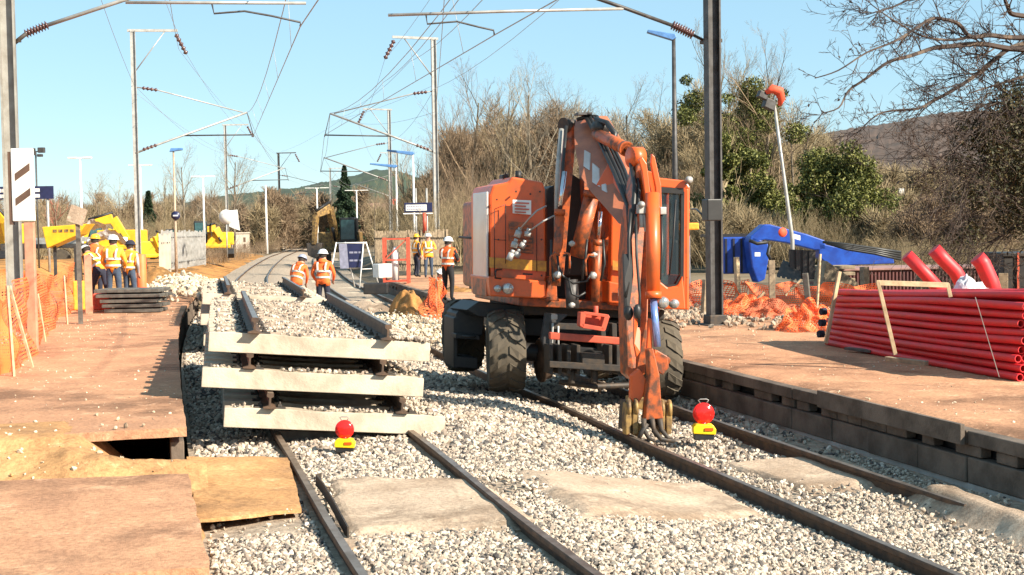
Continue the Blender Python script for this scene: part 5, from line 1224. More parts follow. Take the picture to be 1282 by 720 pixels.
# palisade fence
def palisade(x0, x1, s0, s1, z, h, n, label, m='galv', wd=.07):
    a = at(x0, s0, z); b_ = at(x1, s1, z); t = thing('palisade_fence', label, 'fence', a); d = b_-a
    mb = MB()
    for i in range(n):
        q = d*(i/(n-1)); hh = h*random.uniform(.96,1.03); mb.box((q.x, q.y, hh/2), (wd, .02, hh), Matrix.Rotation(random.uniform(-.02,.02), 3, 'Y'))
    mb.build('pales', m, t)
    mb = MB()
    for zz in (.35, h-.35): mb.beam((0,.03,zz), (d.x,d.y+.03,zz), .04, .05)
    mb.build('rail', 'galv_d', t)
    for f in (0, .5, 1): q = d*f; MB().box((q.x,q.y+.06,h/2),(.10,.10,h*1.05)).build('post', m, t)
palisade(203, 256, 24, 20, .3, 2.1, 26, 'grey palisade fence with wide flat pales, behind the spoil mound', wd=.11)
palisade(352, 428, 8.4, 5.9, .0, 2.0, 70, 'pale palisade fence on the outside of the rail curve', 'house_w')
palisade(470, 560, 24, 27, .2, 2.0, 46, 'grey weathered fence behind the workers under the name board', 'wood', .08)
palisade(200, 212, 30, 28, .3, 1.9, 6, 'leaning pale fence panel at the near end of the palisade', 'house_w', .10)
# buildings far left of centre
def house(px, s, z, w_, d_, h, rh, label, rz=0, wall='house_w', roof='roof', win=2):
    t = thing('house', label, 'house', at(px, s, z), rz)
    mb = MB(); mb.box((0,0,h/2),(w_,d_,h)); mb.prism([(-w_/2,-d_/2,h),(-w_/2,d_/2,h),(-w_/2,0,h+rh)],(w_,0,0)); mb.build('wall', wall, t)
    mb = MB(); mb.prism([(-w_/2-.3,-d_/2-.4,h-.2),(-w_/2-.3,0,h+rh+.1),(-w_/2-.3,0,h+rh+.35),(-w_/2-.3,-d_/2-.5,h+.05)],(w_+.6,0,0)); mb.prism([(-w_/2-.3,d_/2+.4,h-.2),(-w_/2-.3,0,h+rh+.1),(-w_/2-.3,0,h+rh+.35),(-w_/2-.3,d_/2+.5,h+.05)],(w_+.6,0,0)); rf = mb.build('roof', roof, t); fix_normals(rf)
    mb = MB(); mb.box((w_*.3,0,h+rh+.3),(.6,.6,1.3)); mb.build('chimney', 'redbar' if roof == 'roof' else wall, rf)
    for i in range(win):
        x = (i+.5)/win*w_-w_/2; fr = MB().box((x,-d_/2-.02,h*.55),(.9,.06,1.2)).build('window', 'white', t); MB().box((x,-d_/2-.06,h*.55),(.72,.03,1.0)).build('pane', 'window', fr)
    return t
house(314, 8.0, .3, 6.5, 9, 2.6, 1.9, 'low house with a broad brown roof behind the fence, left of the rail curve', -.2, win=2)
house(378, 7, .5, 9, 7, 3.4, 2.2, 'distant pale gabled house on the slope above the rail curve', .3, win=3)
house(1152, 15, .3, 6, 8, 3.0, 2.6, 'house with a pale gable and slate roof half hidden in the right hand trees', .9, roof='roof_s', win=2)
house(482, 8.5, 1.0, 5, 5, 3.0, 2.0, 'tiny far house with a pale wall behind the red rack', .2, win=1)
A_ = at(292, 11.6, .0); B_ = at(432, 5.7, .0); t = thing('precast_wall', 'long pale concrete wall with dark square openings on the outside of the curve', 'wall', A_); d = B_-A_; L = d.length; u2 = d/L; n2 = Vector((u2.y, -u2.x, 0))
mb = MB(); mb.beam((0,0,1.1), d+Vector((0,0,1.1)), .3, 2.2); mb.beam(Vector((0,0,2.26)), d+Vector((0,0,2.26)), .5, .14); mb.build('wall', 'house_w', t)
q = 6
while q < 60:
    for z_ in (.75, 1.5): MB().beam(u2*q+n2*.17+Vector((0,0,z_)), u2*(q+1.5)+n2*.17+Vector((0,0,z_)), .05, .5).build('opening', 'brown_p', t)
    q += 4.2 if int(q) % 3 else 7
# lamp posts
def lamp(px, s, z, topy, kind, label, r=.05, m='white'):
    p = at(px, s, z); h = D(px, topy, s).z-z; t = thing('lamp_post', label, 'lamp post', p, FACE, 'lamp posts')
    mb = MB(); mb.tube([(0,0,0),(0,0,h*.45),(0,0,h)], [r*1.5, r*1.2, r*.8], 10); mb.build('pole', m, t)
    mb = MB()
    if kind == 'T':
        mb.box((0,0,h+.03),(.22*30/s*.8,.14,.10)); mb.box((.42*22/s,0,h+.05),(.5*22/s,.22,.08)); mb.box((-.42*22/s,0,h+.05),(.5*22/s,.22,.08)); mb.build('lamp_head', 'white', t, bevel=.02)
    elif kind == 'blueL':
        L_h = 32/s; mb.prism([(.08,0-.1,h-.05),(.05,-.1,h+.06),(-L_h,-.1,h+.20),(-L_h-.03,-.1,h+.12),(-.05,-.1,h-.12)],(0,.24,0)); mb.build('lamp_head', 'lampblue', t, bevel=.02)
    elif kind == 'blueR':
        mb.prism([(-.18,-.1,h-.02),(.42,-.1,h+.06),(.44,-.1,h+.16),(-.10,-.1,h+.16)],(0,.24,0)); mb.build('lamp_head', 'lampblue', t, bevel=.02)
    return t
lamp(846, 42, .2, 47, 'blueL', 'tall grey lamp post with a long blue head behind the excavator cab', .07, 'galv_d')
lamp(519, 24, .3, 192, 'blueL', 'lamp post with a blue head left of the tall right hand mast', .05)
lamp(497.5, 20, .3, 208, 'blueL', 'thin white lamp post with small blue head, left of the other blue headed lamp', .05)
t = lamp(220, 26, .3, 190, 'blueR', 'lamp post with a blue head and a small round navy disc by the palisade', .05, 'slab')
mb = MB(); mb.lathe([(0,-.03),(.21,-.03),(.21,.03),(0,.03)], (.05,-.08,D(220,270,26).z-.3), (0,1,0), 22); mb.build('disc', 'sign_b', t)
mb = MB(); mb.box((.05,-.12,D(220,270,26).z-.3),(.24,.01,.07)); mb.build('disc_lettering', 'sign_t', t)
lamp(103, 23, .5, 199, 'T', 'white lamp post with a T shaped head left of the site machines', .06)
lamp(178, 19, .4, 208, 'T', 'white lamp post close behind the grey mast by the workers', .06)
lamp(256, 18, .3, 222, 'T', 'white lamp post with a T head behind the palisade fence', .06)
lamp(334, 13, .2, 232, 'N', 'white bare post without a head left of the thin dark mast', .09)
lamp(398, 11, .2, 236, 'T', 'white T headed lamp post by the left end of the distant excavator', .08)
lamp(447.5, 11, .2, 239, 'T', 'white T headed lamp post just right of the distant excavator', .08)
# ================================================================== right platform: pipes, frames, nets
pA = G(1037, 432, .2); pB = G(1300, 482, .2)
u_ = (pB-pA); u_.z = 0; Lp = u_.length; u_.normalize(); n_ = Vector((-u_.y, u_.x, 0))
if n_.x < 0: n_ = -n_
rp_ = .050; cnt = 0
r7 = random.Random(5); pipes = []
for row in range(10):
    for c_ in range(9 - (row > 7) - (row > 8)):
        z = rp_ + row*rp_*1.74 + r7.uniform(-.003, .003); off = c_*rp_*2.04 + (row % 2)*rp_ + (.5*rp_ if row > 5 else 0)
        x0 = -.05 + r7.uniform(-.06, .06); x1 = Lp*.925 + r7.uniform(-.07, .10) 
        ph = r7.uniform(0, 6); pts = []
        for i in range(13):
            f = i/12; d = x0+(x1-x0)*f
            q = u_*d + n_*(off + .022*math.sin(f*4+ph) + .10*math.sin(f*PI)*-1 + (row*.01)) + Vector((0,0, z + (f*.16*row/10)*1.6 + .03*math.sin(f*2.4+1+c_)*(row > 6) - .014*math.sin(f*6+ph)*(row > 2)))
            pts.append(q)
        if z > 1.4: continue
        if not (row == 0 and c_ > 3) and not (1 <= row <= 6 and 3 <= c_ <= 6):
            mb = MB(); mb.tube(pts, rp_, 12, 0, caps=False); mb.tube([pts[-1], pts[-1].lerp(pts[-2], .9)], rp_*.82, 12, 1, caps=False)
            e0 = pts[-1]; dd = (pts[-1]-pts[-2]).normalized(); a_ = dd.orthogonal().normalized(); b_ = dd.cross(a_)
            ring = [e0 + (a_*math.cos(2*PI*j/12)+b_*math.sin(2*PI*j/12))*rr for rr in (rp_, rp_*.82) for j in range(12)]
            mb.add(ring, [(j, (j+1) % 12, 12+(j+1) % 12, 12+j) for j in range(12)], 0)
            o = mb.build('conduit_pipe', ['pipe', 'pipe_in'], loc=pA); pipes.append((row, c_, o))
rn = ['lowest', 'second', 'third', 'fourth', 'fifth', 'sixth', 'seventh', 'eighth', 'ninth', 'top']; cn = ['front', 'second', 'third', 'fourth', 'fifth', 'sixth', 'seventh', 'eighth', 'ninth']
for row, c_, o in pipes: tag(o, 'long red conduit pipe, %s layer of the strapped bundle, %s from the track side' % (rn[row], cn[c_]), 'pipe', 'red pipes of the strapped bundle')
# blue caps at the left end
for k, (x, y) in enumerate(((1031, 418), (1034, 390), (1033, 404))):
    q = D(x, y, 74); o = MB().tube([(0,0,0), (-.10,.0,0)], .062, 12).build('end_plug', 'navy', loc=q); tag(o, ['lowest', 'top', 'middle'][k]+' dark blue cap on the left end of the red pipe bundle', 'end plug', 'plugs in the pipe ends')
def stick_px(name, m, a, b_, w_, label, cat='timber', group='timber pieces round the pipes', d=None):
    A_ = D(*a); B_ = D(*b_); o = MB().beam((0,0,0), B_-A_, w_, d or w_).build(name, m, loc=A_, bevel=.004); return tag(o, label, cat, group)
t = thing('pipe_cradle', 'pale timber frame round the red pipe bundle, leaning upright and top rail', 'timber frame', D(1121, 446, 92))
o0 = D(1121, 446, 92)
MB().beam(D(1121,444,92)-o0, D(1099,352,92)-o0, .075, .05).build('upright', 'wood_l', t, bevel=.004)
MB().beam(D(1097,354,92)-o0, D(1187,357,92)-o0, .05, .07).build('top_rail', 'wood_l', t, bevel=.004)
MB().beam(D(1186,355,92)-o0, D(1190,372,92)-o0, .05, .05).build('end_block', 'wood_l', t, bevel=.004)
MB().beam(D(1110,449,92)-o0, D(1160,455,94)-o0, .12, .06).build('foot', 'wood', t, bevel=.004)
stick_px('timber_post', 'wood_l', (1034, 430, 77), (1051, 340, 77), .055, 'pale timber post leaning at the left end of the pipe bundle')
o = MB().beam((0,0,0), D(1251,472,105)-D(1221,372,105), .02, .006).build('strap', 'galv', loc=D(1221,372,105)); tag(o, 'thin steel strap slanting down across the right part of the pipe bundle', 'strap')
stick_px('timber_offcut', 'wood_d', (1060, 436, 80), (1092, 440, 82), .10, 'dark flat timber offcut on the platform in front of the pipes', d=.04)
# bent red ducts poking up behind the bundle
def duct(pts, r, label, m='cloth_o'):
    P = [D(*a) for a in pts]; o = MB().tube([q-P[0] for q in P], r, 14).build('duct', 'pipe', loc=P[0]); tag(o, label, 'duct', 'thick red ducts')
duct([(1190,378,62),(1160,345,62),(1135,319,62)], .13, 'thick red duct, leftmost of the three, slanting up to the left behind the pipes')
duct([(1214,372,64),(1196,340,64),(1181,325,64),(1169,312,64)], .14, 'thick red duct, middle one, slanting up behind the plastic sheet')
duct([(1250,385,66),(1240,352,66),(1230,330,66),(1223,322,66)], .15, 'thick red duct, rightmost, ending right of the crumpled plastic sheet')
# crumpled clear plastic
p = D(1214, 377, 84)
X, Y = np.meshgrid(np.linspace(-.42, .42, 34), np.linspace(-.3, .3, 26)); Z = .26*np.exp(-((X/.30)**4+(Y/.26)**4)) + .16*fbm(X, Y, 33, 4, 5.0) + .12*np.exp(-(((X+.08)/.06)**2+(Y/.12)**2)) + .06*np.abs(fbm(X, Y, 35, 3, 9.0)) - .12*(np.abs(X) > .34)
i = (np.arange(33)[None, :] + np.arange(25)[:, None]*34).ravel()
o = np_mesh('plastic_sheet', np.stack([X.ravel(), Y.ravel(), Z.ravel()], 1), np.stack([i, i+1, i+35, i+34], 1), 'plastic_w', loc=p, smooth=False); tag(o, 'crumpled whitish plastic sheet lying on the red pipes between the ducts', 'plastic sheet')
# fence posts beyond the platform
for k, (x0, y0, x1, y1, s, m_, w_, lab) in enumerate((
    (880,412,884,350,56,'wood',.13,'weathered timber post just left of the dark mast'),
    (925,394,922,322,50,'wood_l',.11,'pale square post right of the dark mast'),
    (967,405,966,326,54,'wood',.14,'grey timber post standing in the orange netting'),
    (1015,402,1008,342,56,'wood_d',.12,'dark leaning post behind the netting heap'),
    (1083,362,1082,334,50,'wood',.17,'short stump like post behind the maroon container'),
    (1154,372,1153,335,50,'wood',.18,'stubby post between the red ducts and the timber frame'),
    (1256,380,1256,342,52,'wood',.22,'thick weathered post at the right edge behind the pipes'),
    (1022,392,1027,318,54,'wood_l',.05,'thin pale stake beside the black ribbed sheets'))):
    A_ = D(x0, y0, s); B_ = D(x1, y1, s); A_.z -= .15
    o = MB().beam((0,0,0), B_-A_, w_, w_).build('fence_post', m_, loc=A_, bevel=.01); tag(o, lab, 'post', 'posts beyond the right platform')
MB_ = MB().beam((0,0,0), D(957,366,53)-D(930,392,53), .07, .05)
o = MB_.build('plank', 'wood_l', loc=D(930,392,53)); tag(o, 'pale plank leaning right of the pale square post', 'plank')
o = MB().beam((0,0,0), D(1003,350,53)-D(983,370,53), .10, .05).build('plank', 'wood_l', loc=D(983,370,53)); tag(o, 'short pale plank poking out of the orange netting by the ribbed sheets', 'plank')
# loose netting fence and heaps
def span_net(a, b_, zlo, zhi, nu, nv, lab, sag=.1, m='net'):
    A_ = D(*a); B_ = D(*b_)
    netting('safety_netting', lambda u, v: Vector((A_.x+(B_.x-A_.x)*u+.06*math.sin(u*30+v*4), A_.y+(B_.y-A_.y)*u+.10*math.sin(u*23+v*6), zlo+(zhi-zlo)*v - sag*math.sin(u*PI*3)**2*v)), nu, nv, .011, lab)
span_net((845, 360, 50), (935, 362, 50), .1, .85, 46, 14, 'drooping orange netting behind the dark right hand mast')
span_net((935, 362, 52), (1100, 372, 55), .15, .85, 90, 14, 'orange netting strung in front of the ribbed sheets and the container')
def net_heap(px, s, z, rx, ry, h, lab, seed):
    p = at(px, s, z)
    netting('netting_heap', lambda u, v: Vector((p.x+(u-.5)*2*rx+.06*math.sin(v*31+seed), p.y+(v-.5)*2*ry+.06*math.sin(u*27+seed), z + h*max(0, 1-((u-.5)**2+(v-.5)**2)*4)**.7*(1+.5*math.sin(u*17+seed)*math.sin(v*13+seed*2)))), 46, 40, .0095, lab, 'netting', None, 'net_d' if seed == 3 else 'net')
net_heap(935, 57, .2, .75, .5, .36, 'bright orange netting heap at the foot of the pale square post', 1)
net_heap(1012, 66, .2, .62, .45, .42, 'crumpled orange netting heap left of the red pipe bundle', 2)
net_heap(965, 58, .2, .7, .5, .30, 'dusty loose netting heap between the two brighter netting heaps', 3)
# rubble on verge
n = 2200; c = D(960, 385, 56); x = rng.normal(0, 3.0, n)+c.x; y = rng.normal(0, 1.6, n)+c.y; s = rng.uniform(.02, .075, n)
k = y > 24 - .9*(x-10)*.3
stones('rubble', np.stack([x, y, .22+s*.3], 1)[k], s[k], 'ballast')
# black ribbed sheets
p = D(1005, 345, 50); t = thing('ribbed_sheets', 'two black ribbed plastic sheets leaning together behind the netting', 'plastic sheets', p, FACE)
def ribbed(pts, nr, ext):
    A_, B_, C_, D__ = [Vector(q) for q in pts]; mb = MB()
    for i in range(nr):
        f0 = i/nr; f1 = (i+.62)/nr
        mb.prism([A_.lerp(B_, f0), A_.lerp(B_, f1), D__.lerp(C_, f1), D__.lerp(C_, f0)], ext)
    mb.prism([q+Vector(ext) for q in (A_, B_, C_, D__)], Vector(ext)*.4); return mb
s = 50.; Q = lambda x, y, d=0: (( x-1005)/s, d, (345-y)/s)
o = ribbed([Q(990,349), Q(1020,350), Q(1022,314), Q(988,312)], 4, (0,.05,0)).build('upright_sheet', 'ribbed', t); fix_normals(o)
o = ribbed([Q(970,346,-.3), Q(1000,352,-.3), Q(1004,337,.1), Q(982,328,.1)], 5, (0,.04,.04)).build('leaning_sheet', 'ribbed', t); fix_normals(o)
# maroon container
p = at(1140, 44, .3); zt = D(1140,336,44).z-.3
t = thing('container', 'long low maroon corrugated container with a dusty top behind the red ducts', 'container', p, FACE+.05)
mb = MB(); mb.box((0,0,zt/2),(5.6,2.0,zt))
for i in range(56): mb.box((-2.75+i*.1,-1.02,zt/2),(.05,.04,zt-.1))
mb.build('side', 'maroon', t, bevel=.01); mb = MB(); mb.box((0,0,zt+.03),(5.8,2.2,.06)); mb.build('cover', 'maroon_t', t, bevel=.01)
p = at(1282, 48, .3); t2 = thing('container', 'dark open skip at the right edge behind the thick post', 'skip', p, FACE); mb = MB(); mb.box((0,0,.55),(1.6,1.5,1.1)); mb.box((0,-.77,1.05),(1.7,.06,.1)); mb.build('side', 'black', t2, bevel=.02)
mb = MB(); mb.box((-.45,-.79,.6),(.05,.05,1.0)); mb.build('rib', 'redbar', t2)
# pallets and boards between
p = at(1040, 46, .25); t = thing('pallet_stack', 'short stack of brown boards left of the maroon container', 'boards', p, FACE)
for k in range(5): MB().box((0,0,.1+.17*k),(1.1,.9,.09)).build('board', 'wood', t, bevel=.01)
p = at(1048, 48, .3); o = MB().prism([(-.5,0,0),(.75,0,0),(.6,0,.35),(-.3,0,.95)],(0,.5,0)).build('timber_trestle', 'wood', loc=p, bevel=.01); fix_normals(o); tag(o, 'brown timber wedge trestle right of the ribbed sheets', 'trestle')
# blue loader crane
CO = at(960, 36, .3); t = thing('loader_crane', 'bright blue folding loader crane standing beyond the platform', 'crane', CO)
cp = lambda x, y, s=36.: D(x, y, s)-CO
mb = MB(); mb.prism([cp(938,302),(cp(943,296)),cp(962,305),cp(963,322),cp(958,350),cp(949,354),cp(942,335)], (0,.5,0)); o = mb.build('column', 'blue', t, bevel=.04); fix_normals(o)
mb = MB(); mb.prism([cp(938,303),cp(940,296),cp(957,281),cp(965,281),cp(1010,293),cp(1033,301),cp(1035,313),cp(1020,313),cp(985,304),cp(958,300),cp(945,304)], (0,.45,0)); o = mb.build('main_boom', 'blue', t, bevel=.04); fix_normals(o)
mb = MB(); mb.prism([cp(1025,304),cp(1045,309),cp(1118,318),cp(1120,330),cp(1040,333),cp(1026,322)], (0,.38,0)); o = mb.build('extension_boom', 'blue', t, bevel=.03); fix_normals(o)
mb = MB(); [mb.tube([cp(1030+5*k,303+k*1.5,37), cp(1060,306+k*2,37), cp(1095,311+k*2.2,37), cp(1128,316+k*3,37)], .045, 8) for k in range(4)]; mb.build('hoses', 'hose', t)
mb = MB(); mb.tube([cp(938,301,37),cp(948,305,37),cp(962,303,37)],.06,8); mb.tube([cp(964,306,37),cp(961,318,37),cp(965,325,37)],.06,8); mb.build('ram', 'black', t)
mb = MB(); mb.lathe([(0,0),(.16,0),(.16,.02),(0,.02)], cp(980,291,37.2), (0,1,0), 20); mb.build('red_badge', 'cloth_o', t); mb = MB(); mb.prism([cp(991,292,37.2),cp(1002,295,37.2),cp(1002,301,37.2),cp(991,298,37.2)],(0,.02,0)); mb.prism([cp(945,316,37.2),cp(952,316,37.2),cp(952,321,37.2),cp(945,321,37.2)],(0,.02,0)); mb.build('decal', 'white', t)
p = at(919, 35, .3); t = thing('machine_housing', 'blue steel machine housing left of the crane, seen behind the dark mast', 'machine housing', p, FACE)
mb = MB(); mb.box((0,0,.85),(1.0,1.4,1.3)); mb.build('housing', 'blue', t, bevel=.05); mb = MB(); [mb.box((-.4+.27*i,-.72,.85),(.07,.05,1.2)) for i in range(4)]; mb.build('ribs', 'navy', t); mb = MB(); mb.box((-.3,0,1.56),(1.7,.9,.10)); mb.build('top_rack', 'black', t)
p = at(862, 40, .3); t = thing('equipment_case', 'small orange equipment case on a stand behind the cab of the excavator', 'case', p, FACE); mb = MB(); mb.box((0,0,1.9),(.6,.5,.22)); mb.box((0,0,.9),(.10,.10,1.8),mi=1); mb.build('case', ['hvy','roof_s'], t, bevel=.04)
# tilted temporary light mast with cloth
A_ = D(992, 300, 38); B_ = D(969, 128, 38); p = Vector((A_.x, A_.y, .3)); t = thing('floodlight', 'leaning grey light mast with a red orange cloth tied at its lamps', 'floodlight', p)
mb = MB(); mb.tube([(0,0,0), A_-p, A_.lerp(B_,.5)-p, B_-p], [.07,.07,.055,.05], 10); mb.build('pole', 'galv', t)
q = B_-p; mb = MB(); mb.prism([q+Vector((-.38,-.1,-.15)),q+Vector((-.02,-.1,-.30)),q+Vector((.04,-.1,.02)),q+Vector((-.28,-.1,.15))],(0,.3,0)); mb.box(q+Vector((-.42,0,.22)),(.30,.25,.22), Matrix.Rotation(.4,3,'Y')); o = mb.build('lamp_head', 'galv_d', t, bevel=.02); fix_normals(o)
mb = MB(); mb.tube([q+Vector((-.35,-.1,.30)),q+Vector((-.12,-.16,.42)),q+Vector((.12,-.15,.34)),q+Vector((.22,-.1,.10)),q+Vector((.17,-.05,-.12))],[.07,.15,.17,.13,.06],10); mb.build('cloth', 'cloth_o', t)
# utility pole far right
p = at(1128, 24, .3); t = thing('utility_pole', 'wooden utility pole with a small white cap among the right hand trees', 'pole', p, FACE); hz = D(1128,243,24).z-.3
mb = MB(); mb.cyl((0,0,0),(0,0,hz),.09); mb.build('pole', 'wood', t); mb = MB(); mb.box((.02,0,hz+.1),(.25,.2,.4)); mb.beam((-.9,0,.25+1.2),(.1,0,.25+1.2),.06,.12); mb.build('fitting', 'white', t)
# dark hose / cable between mast and cab
mb = MB(); pts = [D(880,270,62), D(872,262,60), D(866,262,58)]; mb.tube([q-pts[0] for q in pts], .02, 6); o = mb.build('cable', 'hose', loc=pts[0]); tag(o, 'black cable hooked from the control box on the dark mast', 'cable')

# ================================================================== vegetation
def tree_segs(seed, h, levels=4, nb=(11, 7, 5, 4, 3), spread=.75, r0=.16, lean=0, up=.25, twist=.25, clear=.22, taper=.55, lf=(.55,.5,.48,.5,.55)):
    r = np.random.default_rng(seed); S = {0: [], 1: []}
    def branch(p, d, L, rad, lv):
        ns = 7 if lv == 0 else (5 if lv == 1 else (4 if lv == 2 else (3 if lv == 3 else 2))); pts = [p]; dirs = []
        for i in range(ns):
            d = d + r.normal(0, twist*(.35 if lv == 0 else .75), 3)*.35 + np.array([0, 0, up*.18*(lv > 0)]); d = d/np.linalg.norm(d)
            q = pts[-1] + d*L/ns; pts.append(q); dirs.append(d)
        rr = [rad*(1-(1-.28)*i/ns) for i in range(ns+1)]
        for i in range(ns): S[0 if lv < 1 else 1].append((*pts[i], *pts[i+1], rr[i], rr[i+1], lv))
        if lv+1 >= levels: return
        n = nb[lv]; 
        for k in range(n):
            f = (clear if lv == 0 else .12) + (1-(clear if lv == 0 else .12))*(k+r.uniform(.1,.9))/n
            i = min(int(f*ns), ns-1); w_ = f*ns-i; q = pts[i]*(1-w_)+pts[i+1]*w_; bd = dirs[i]
            a = r.uniform(0, 2*PI); perp = np.cross(bd, [math.cos(a), math.sin(a), .3]); perp /= np.linalg.norm(perp)+1e-9
            ang = spread*r.uniform(.65, 1.25); nd = bd*math.cos(ang)+perp*math.sin(ang); nd[2] += up*.5; nd /= np.linalg.norm(nd)
            LL_ = L*lf[lv]*(1.15-.6*f if lv == 0 else 1.1-.55*f)*r.uniform(.75, 1.2)
            branch(q, nd, LL_, max(rr[i]*taper*r.uniform(.7,1.05), .004), lv+1)
    d0 = np.array([lean, 0, 1.0]); branch(np.zeros(3), d0/np.linalg.norm(d0), h, r0, 0)
    return np.array(S[0]), np.array(S[1])
def seg_mesh(S, ns=3):
    P0 = S[:, :3]; P1 = S[:, 3:6]; d = P1-P0; d /= np.linalg.norm(d, axis=1)[:, None]+1e-9
    ref = np.where(np.abs(d[:, 2:3]) > .9, np.array([[1., 0, 0]]), np.array([[0., 0, 1]])); a = np.cross(d, ref); a /= np.linalg.norm(a, axis=1)[:, None]; b_ = np.cross(d, a)
    t_ = 2*PI*np.arange(ns)/ns; c = np.cos(t_)[None, :, None]; s_ = np.sin(t_)[None, :, None]; ring = a[:, None]*c + b_[:, None]*s_
    V = np.concatenate([P0[:, None]+ring*S[:, 6][:, None, None], P1[:, None]+ring*S[:, 7][:, None, None]], 1)
    n = len(S); o = (np.arange(n)*2*ns)[:, None, None]; j = np.arange(ns)
    f = np.stack([j, (j+1) % ns, (j+1) % ns+ns, j+ns], 1)[None] + o
    return V.reshape(-1, 3), f.reshape(-1, 4)
def leaf_quads(C, size, seed=0):
    r = np.random.default_rng(seed); n = len(C); a = r.normal(0, 1, (n, 3)); a /= np.linalg.norm(a, axis=1)[:, None]; b_ = np.cross(a, r.normal(0, 1, (n, 3))); b_ /= np.linalg.norm(b_, axis=1)[:, None]+1e-9
    s_ = size*r.uniform(.6, 1.3, (n, 1)); V = np.stack([C-a*s_, C+b_*s_*.55, C+a*s_, C-b_*s_*.55], 1).reshape(-1, 3)
    return V, np.arange(4*n).reshape(-1, 4)
def lump_crown(seed, lumps, n, size):
    r = np.random.default_rng(seed); L = np.array(lumps); w_ = (L[:, 3]**2); ix = r.choice(len(L), n, p=w_/w_.sum()); d = r.normal(0, 1, (n, 3)); d /= np.linalg.norm(d, axis=1)[:, None]
    rad = L[ix, 3:4]*(r.random((n, 1))**.35)*(1+.25*np.sin(d[:, :1]*9+ix[:, None])*np.cos(d[:, 2:3]*8)); C = L[ix, :3]+d*rad*np.array([1,1,.85]); return leaf_quads(C, size, seed)
def bare_tree(name, label, loc, seed, h, mtw='twig_tan', mtr='bark', ivy=0, group='bare trees behind the line', cat='tree', **kw):
    t = thing(name, label, cat, loc, 0, group); A0, A1 = tree_segs(seed, h, **kw)
    V, Fc = seg_mesh(A0, 8); np_mesh('trunk', V, Fc, mtr, t, smooth=True)
    V, Fc = seg_mesh(A1, 3); np_mesh('crown', V, Fc, mtw, t)
    if ivy:
        r = np.random.default_rng(seed+5); S = np.concatenate([A0, A1[A1[:, 8] <= 2]]); w_ = (1.3-S[:, 2]/h).clip(.05, 2)*np.linalg.norm(S[:, 3:6]-S[:, :3], axis=1); ix = r.choice(len(S), ivy, p=w_/w_.sum()); f = r.random((ivy, 1))
        C = S[ix, :3]*(1-f)+S[ix, 3:6]*f + r.normal(0, .22*h/10, (ivy, 3)); V, Fc = leaf_quads(C, .11*h/10, seed); np_mesh('ivy', V, Fc, 'leaf_ivy', t)
    return t
ADJ = ['broad', 'slender', 'tall', 'low', 'spreading', 'ragged', 'narrow', 'rounded']
protos = []
P_ = [('twig_brown', 10, dict(levels=5, nb=(15,8,6,5,2), spread=.66, up=.42, clear=.05, lf=(.5,.5,.48,.5,.6))), ('twig_tan', 10, dict(levels=5, nb=(13,8,6,5,2), spread=.6, up=.5, clear=.08, lf=(.46,.5,.48,.5,.6))), ('twig_grey', 10, dict(levels=5, nb=(12,8,6,4,2), spread=.75, up=.35, clear=.2)), ('twig_tan', 10, dict(levels=5, nb=(16,8,6,5,2), spread=.8, up=.25, clear=.04)), ('twig_brown', 10, dict(levels=5, nb=(13,8,7,4,2), spread=.72, up=.4, clear=.08))]
spots = [  # px, s, height as top y, proto, material hint, label
 (15,13,250,0,'bare tree at the far left behind the trailers'),(60,12,256,3,'bare bushy tree behind the navy site sign'),(125,11,236,0,'brown rounded bare tree right of the first white lamp post'),(150,12,240,3,'brown bare tree just left of the grey mast'),
 (205,11,238,1,'bare tree between the mast and the blue headed lamp'),(232,13,206,2,'grey feathery bare tree right of the blue headed lamp post'),(262,10,236,4,'low bare tree above the palisade fence'),(293,14.5,200,2,'pale fan shaped bare tree behind the second left mast'),(330,10,250,1,'bare tree behind the white bare post'),(372,9,258,4,'tan bare tree on the slope left of the distant house'),
 (470,13,246,3,'tan bushy tree right of the dark conifer'),(508,16,202,0,'brown bare tree left of the tall right hand mast'),
 (560,19,162,0,'brown bare tree just right of the tall right hand mast'),(592,20,124,0,'tall brown rounded bare tree left of the excavator cabinet'),(628,20,130,1,'bare tree directly behind the excavator cabinet'),(668,20,116,2,'grey bare tree with a pale trunk between cabinet and boom'),(700,20,134,2,'grey bare tree just left of the boom knee'),(745,18,162,3,'tan bare tree behind the boom'),(790,19,140,2,'bare tree between the boom and the tall blue lamp'),(822,18,147,3,'tan spreading bare tree behind the tall blue lamp post'),
 (870,19,162,1,'bare tree just left of the dark mast top'),(915,24,76,1,'tall ivy clad bare tree right of the dark mast'),(955,24,100,4,'bare tree behind the leaning light mast'),(995,22,150,3,'tan tree right of the leaning light mast'),(1100,15,232,3,'tan bare tree beyond the green ivy bush'),(1135,14,217,0,'brown bare tree behind the utility pole'),(1170,16,207,3,'wide tan bare tree right of the utility pole'),(1215,18,222,0,'brown bare tree behind the dark overhanging tree'),(1262,20,212,4,'bare tree at the right edge behind the dark tree')]
pr = {}
for k, (px, s, ty, pi_, lab) in enumerate(spots):
    p = at(px, s, .2 if px < 600 else .6); h = (D(px, ty, s).z - p.z)/.93
    if pi_ not in pr:
        mt, hh, kw = P_[pi_]; t = bare_tree('bare_tree', lab, p, 100+pi_*7, 10, mt, 'bark', **kw); pr[pi_] = t
    else: t = copy_tree(pr[pi_], lab, p, rz=k*1.37)
    if px in (915, 955):
        V, Fc = lump_crown(px, [(rng.normal(0, 1.6), rng.normal(0, 1.2), rng.uniform(1.5, 9.5), rng.uniform(.35, .9)) for _ in range(26)], 16000, .075); np_mesh('ivy', V, Fc, 'leaf_ivy', t)
    zmax = 11.0; t.scale = (h/zmax*random.uniform(.95,1.15),)*2 + (h/zmax,)
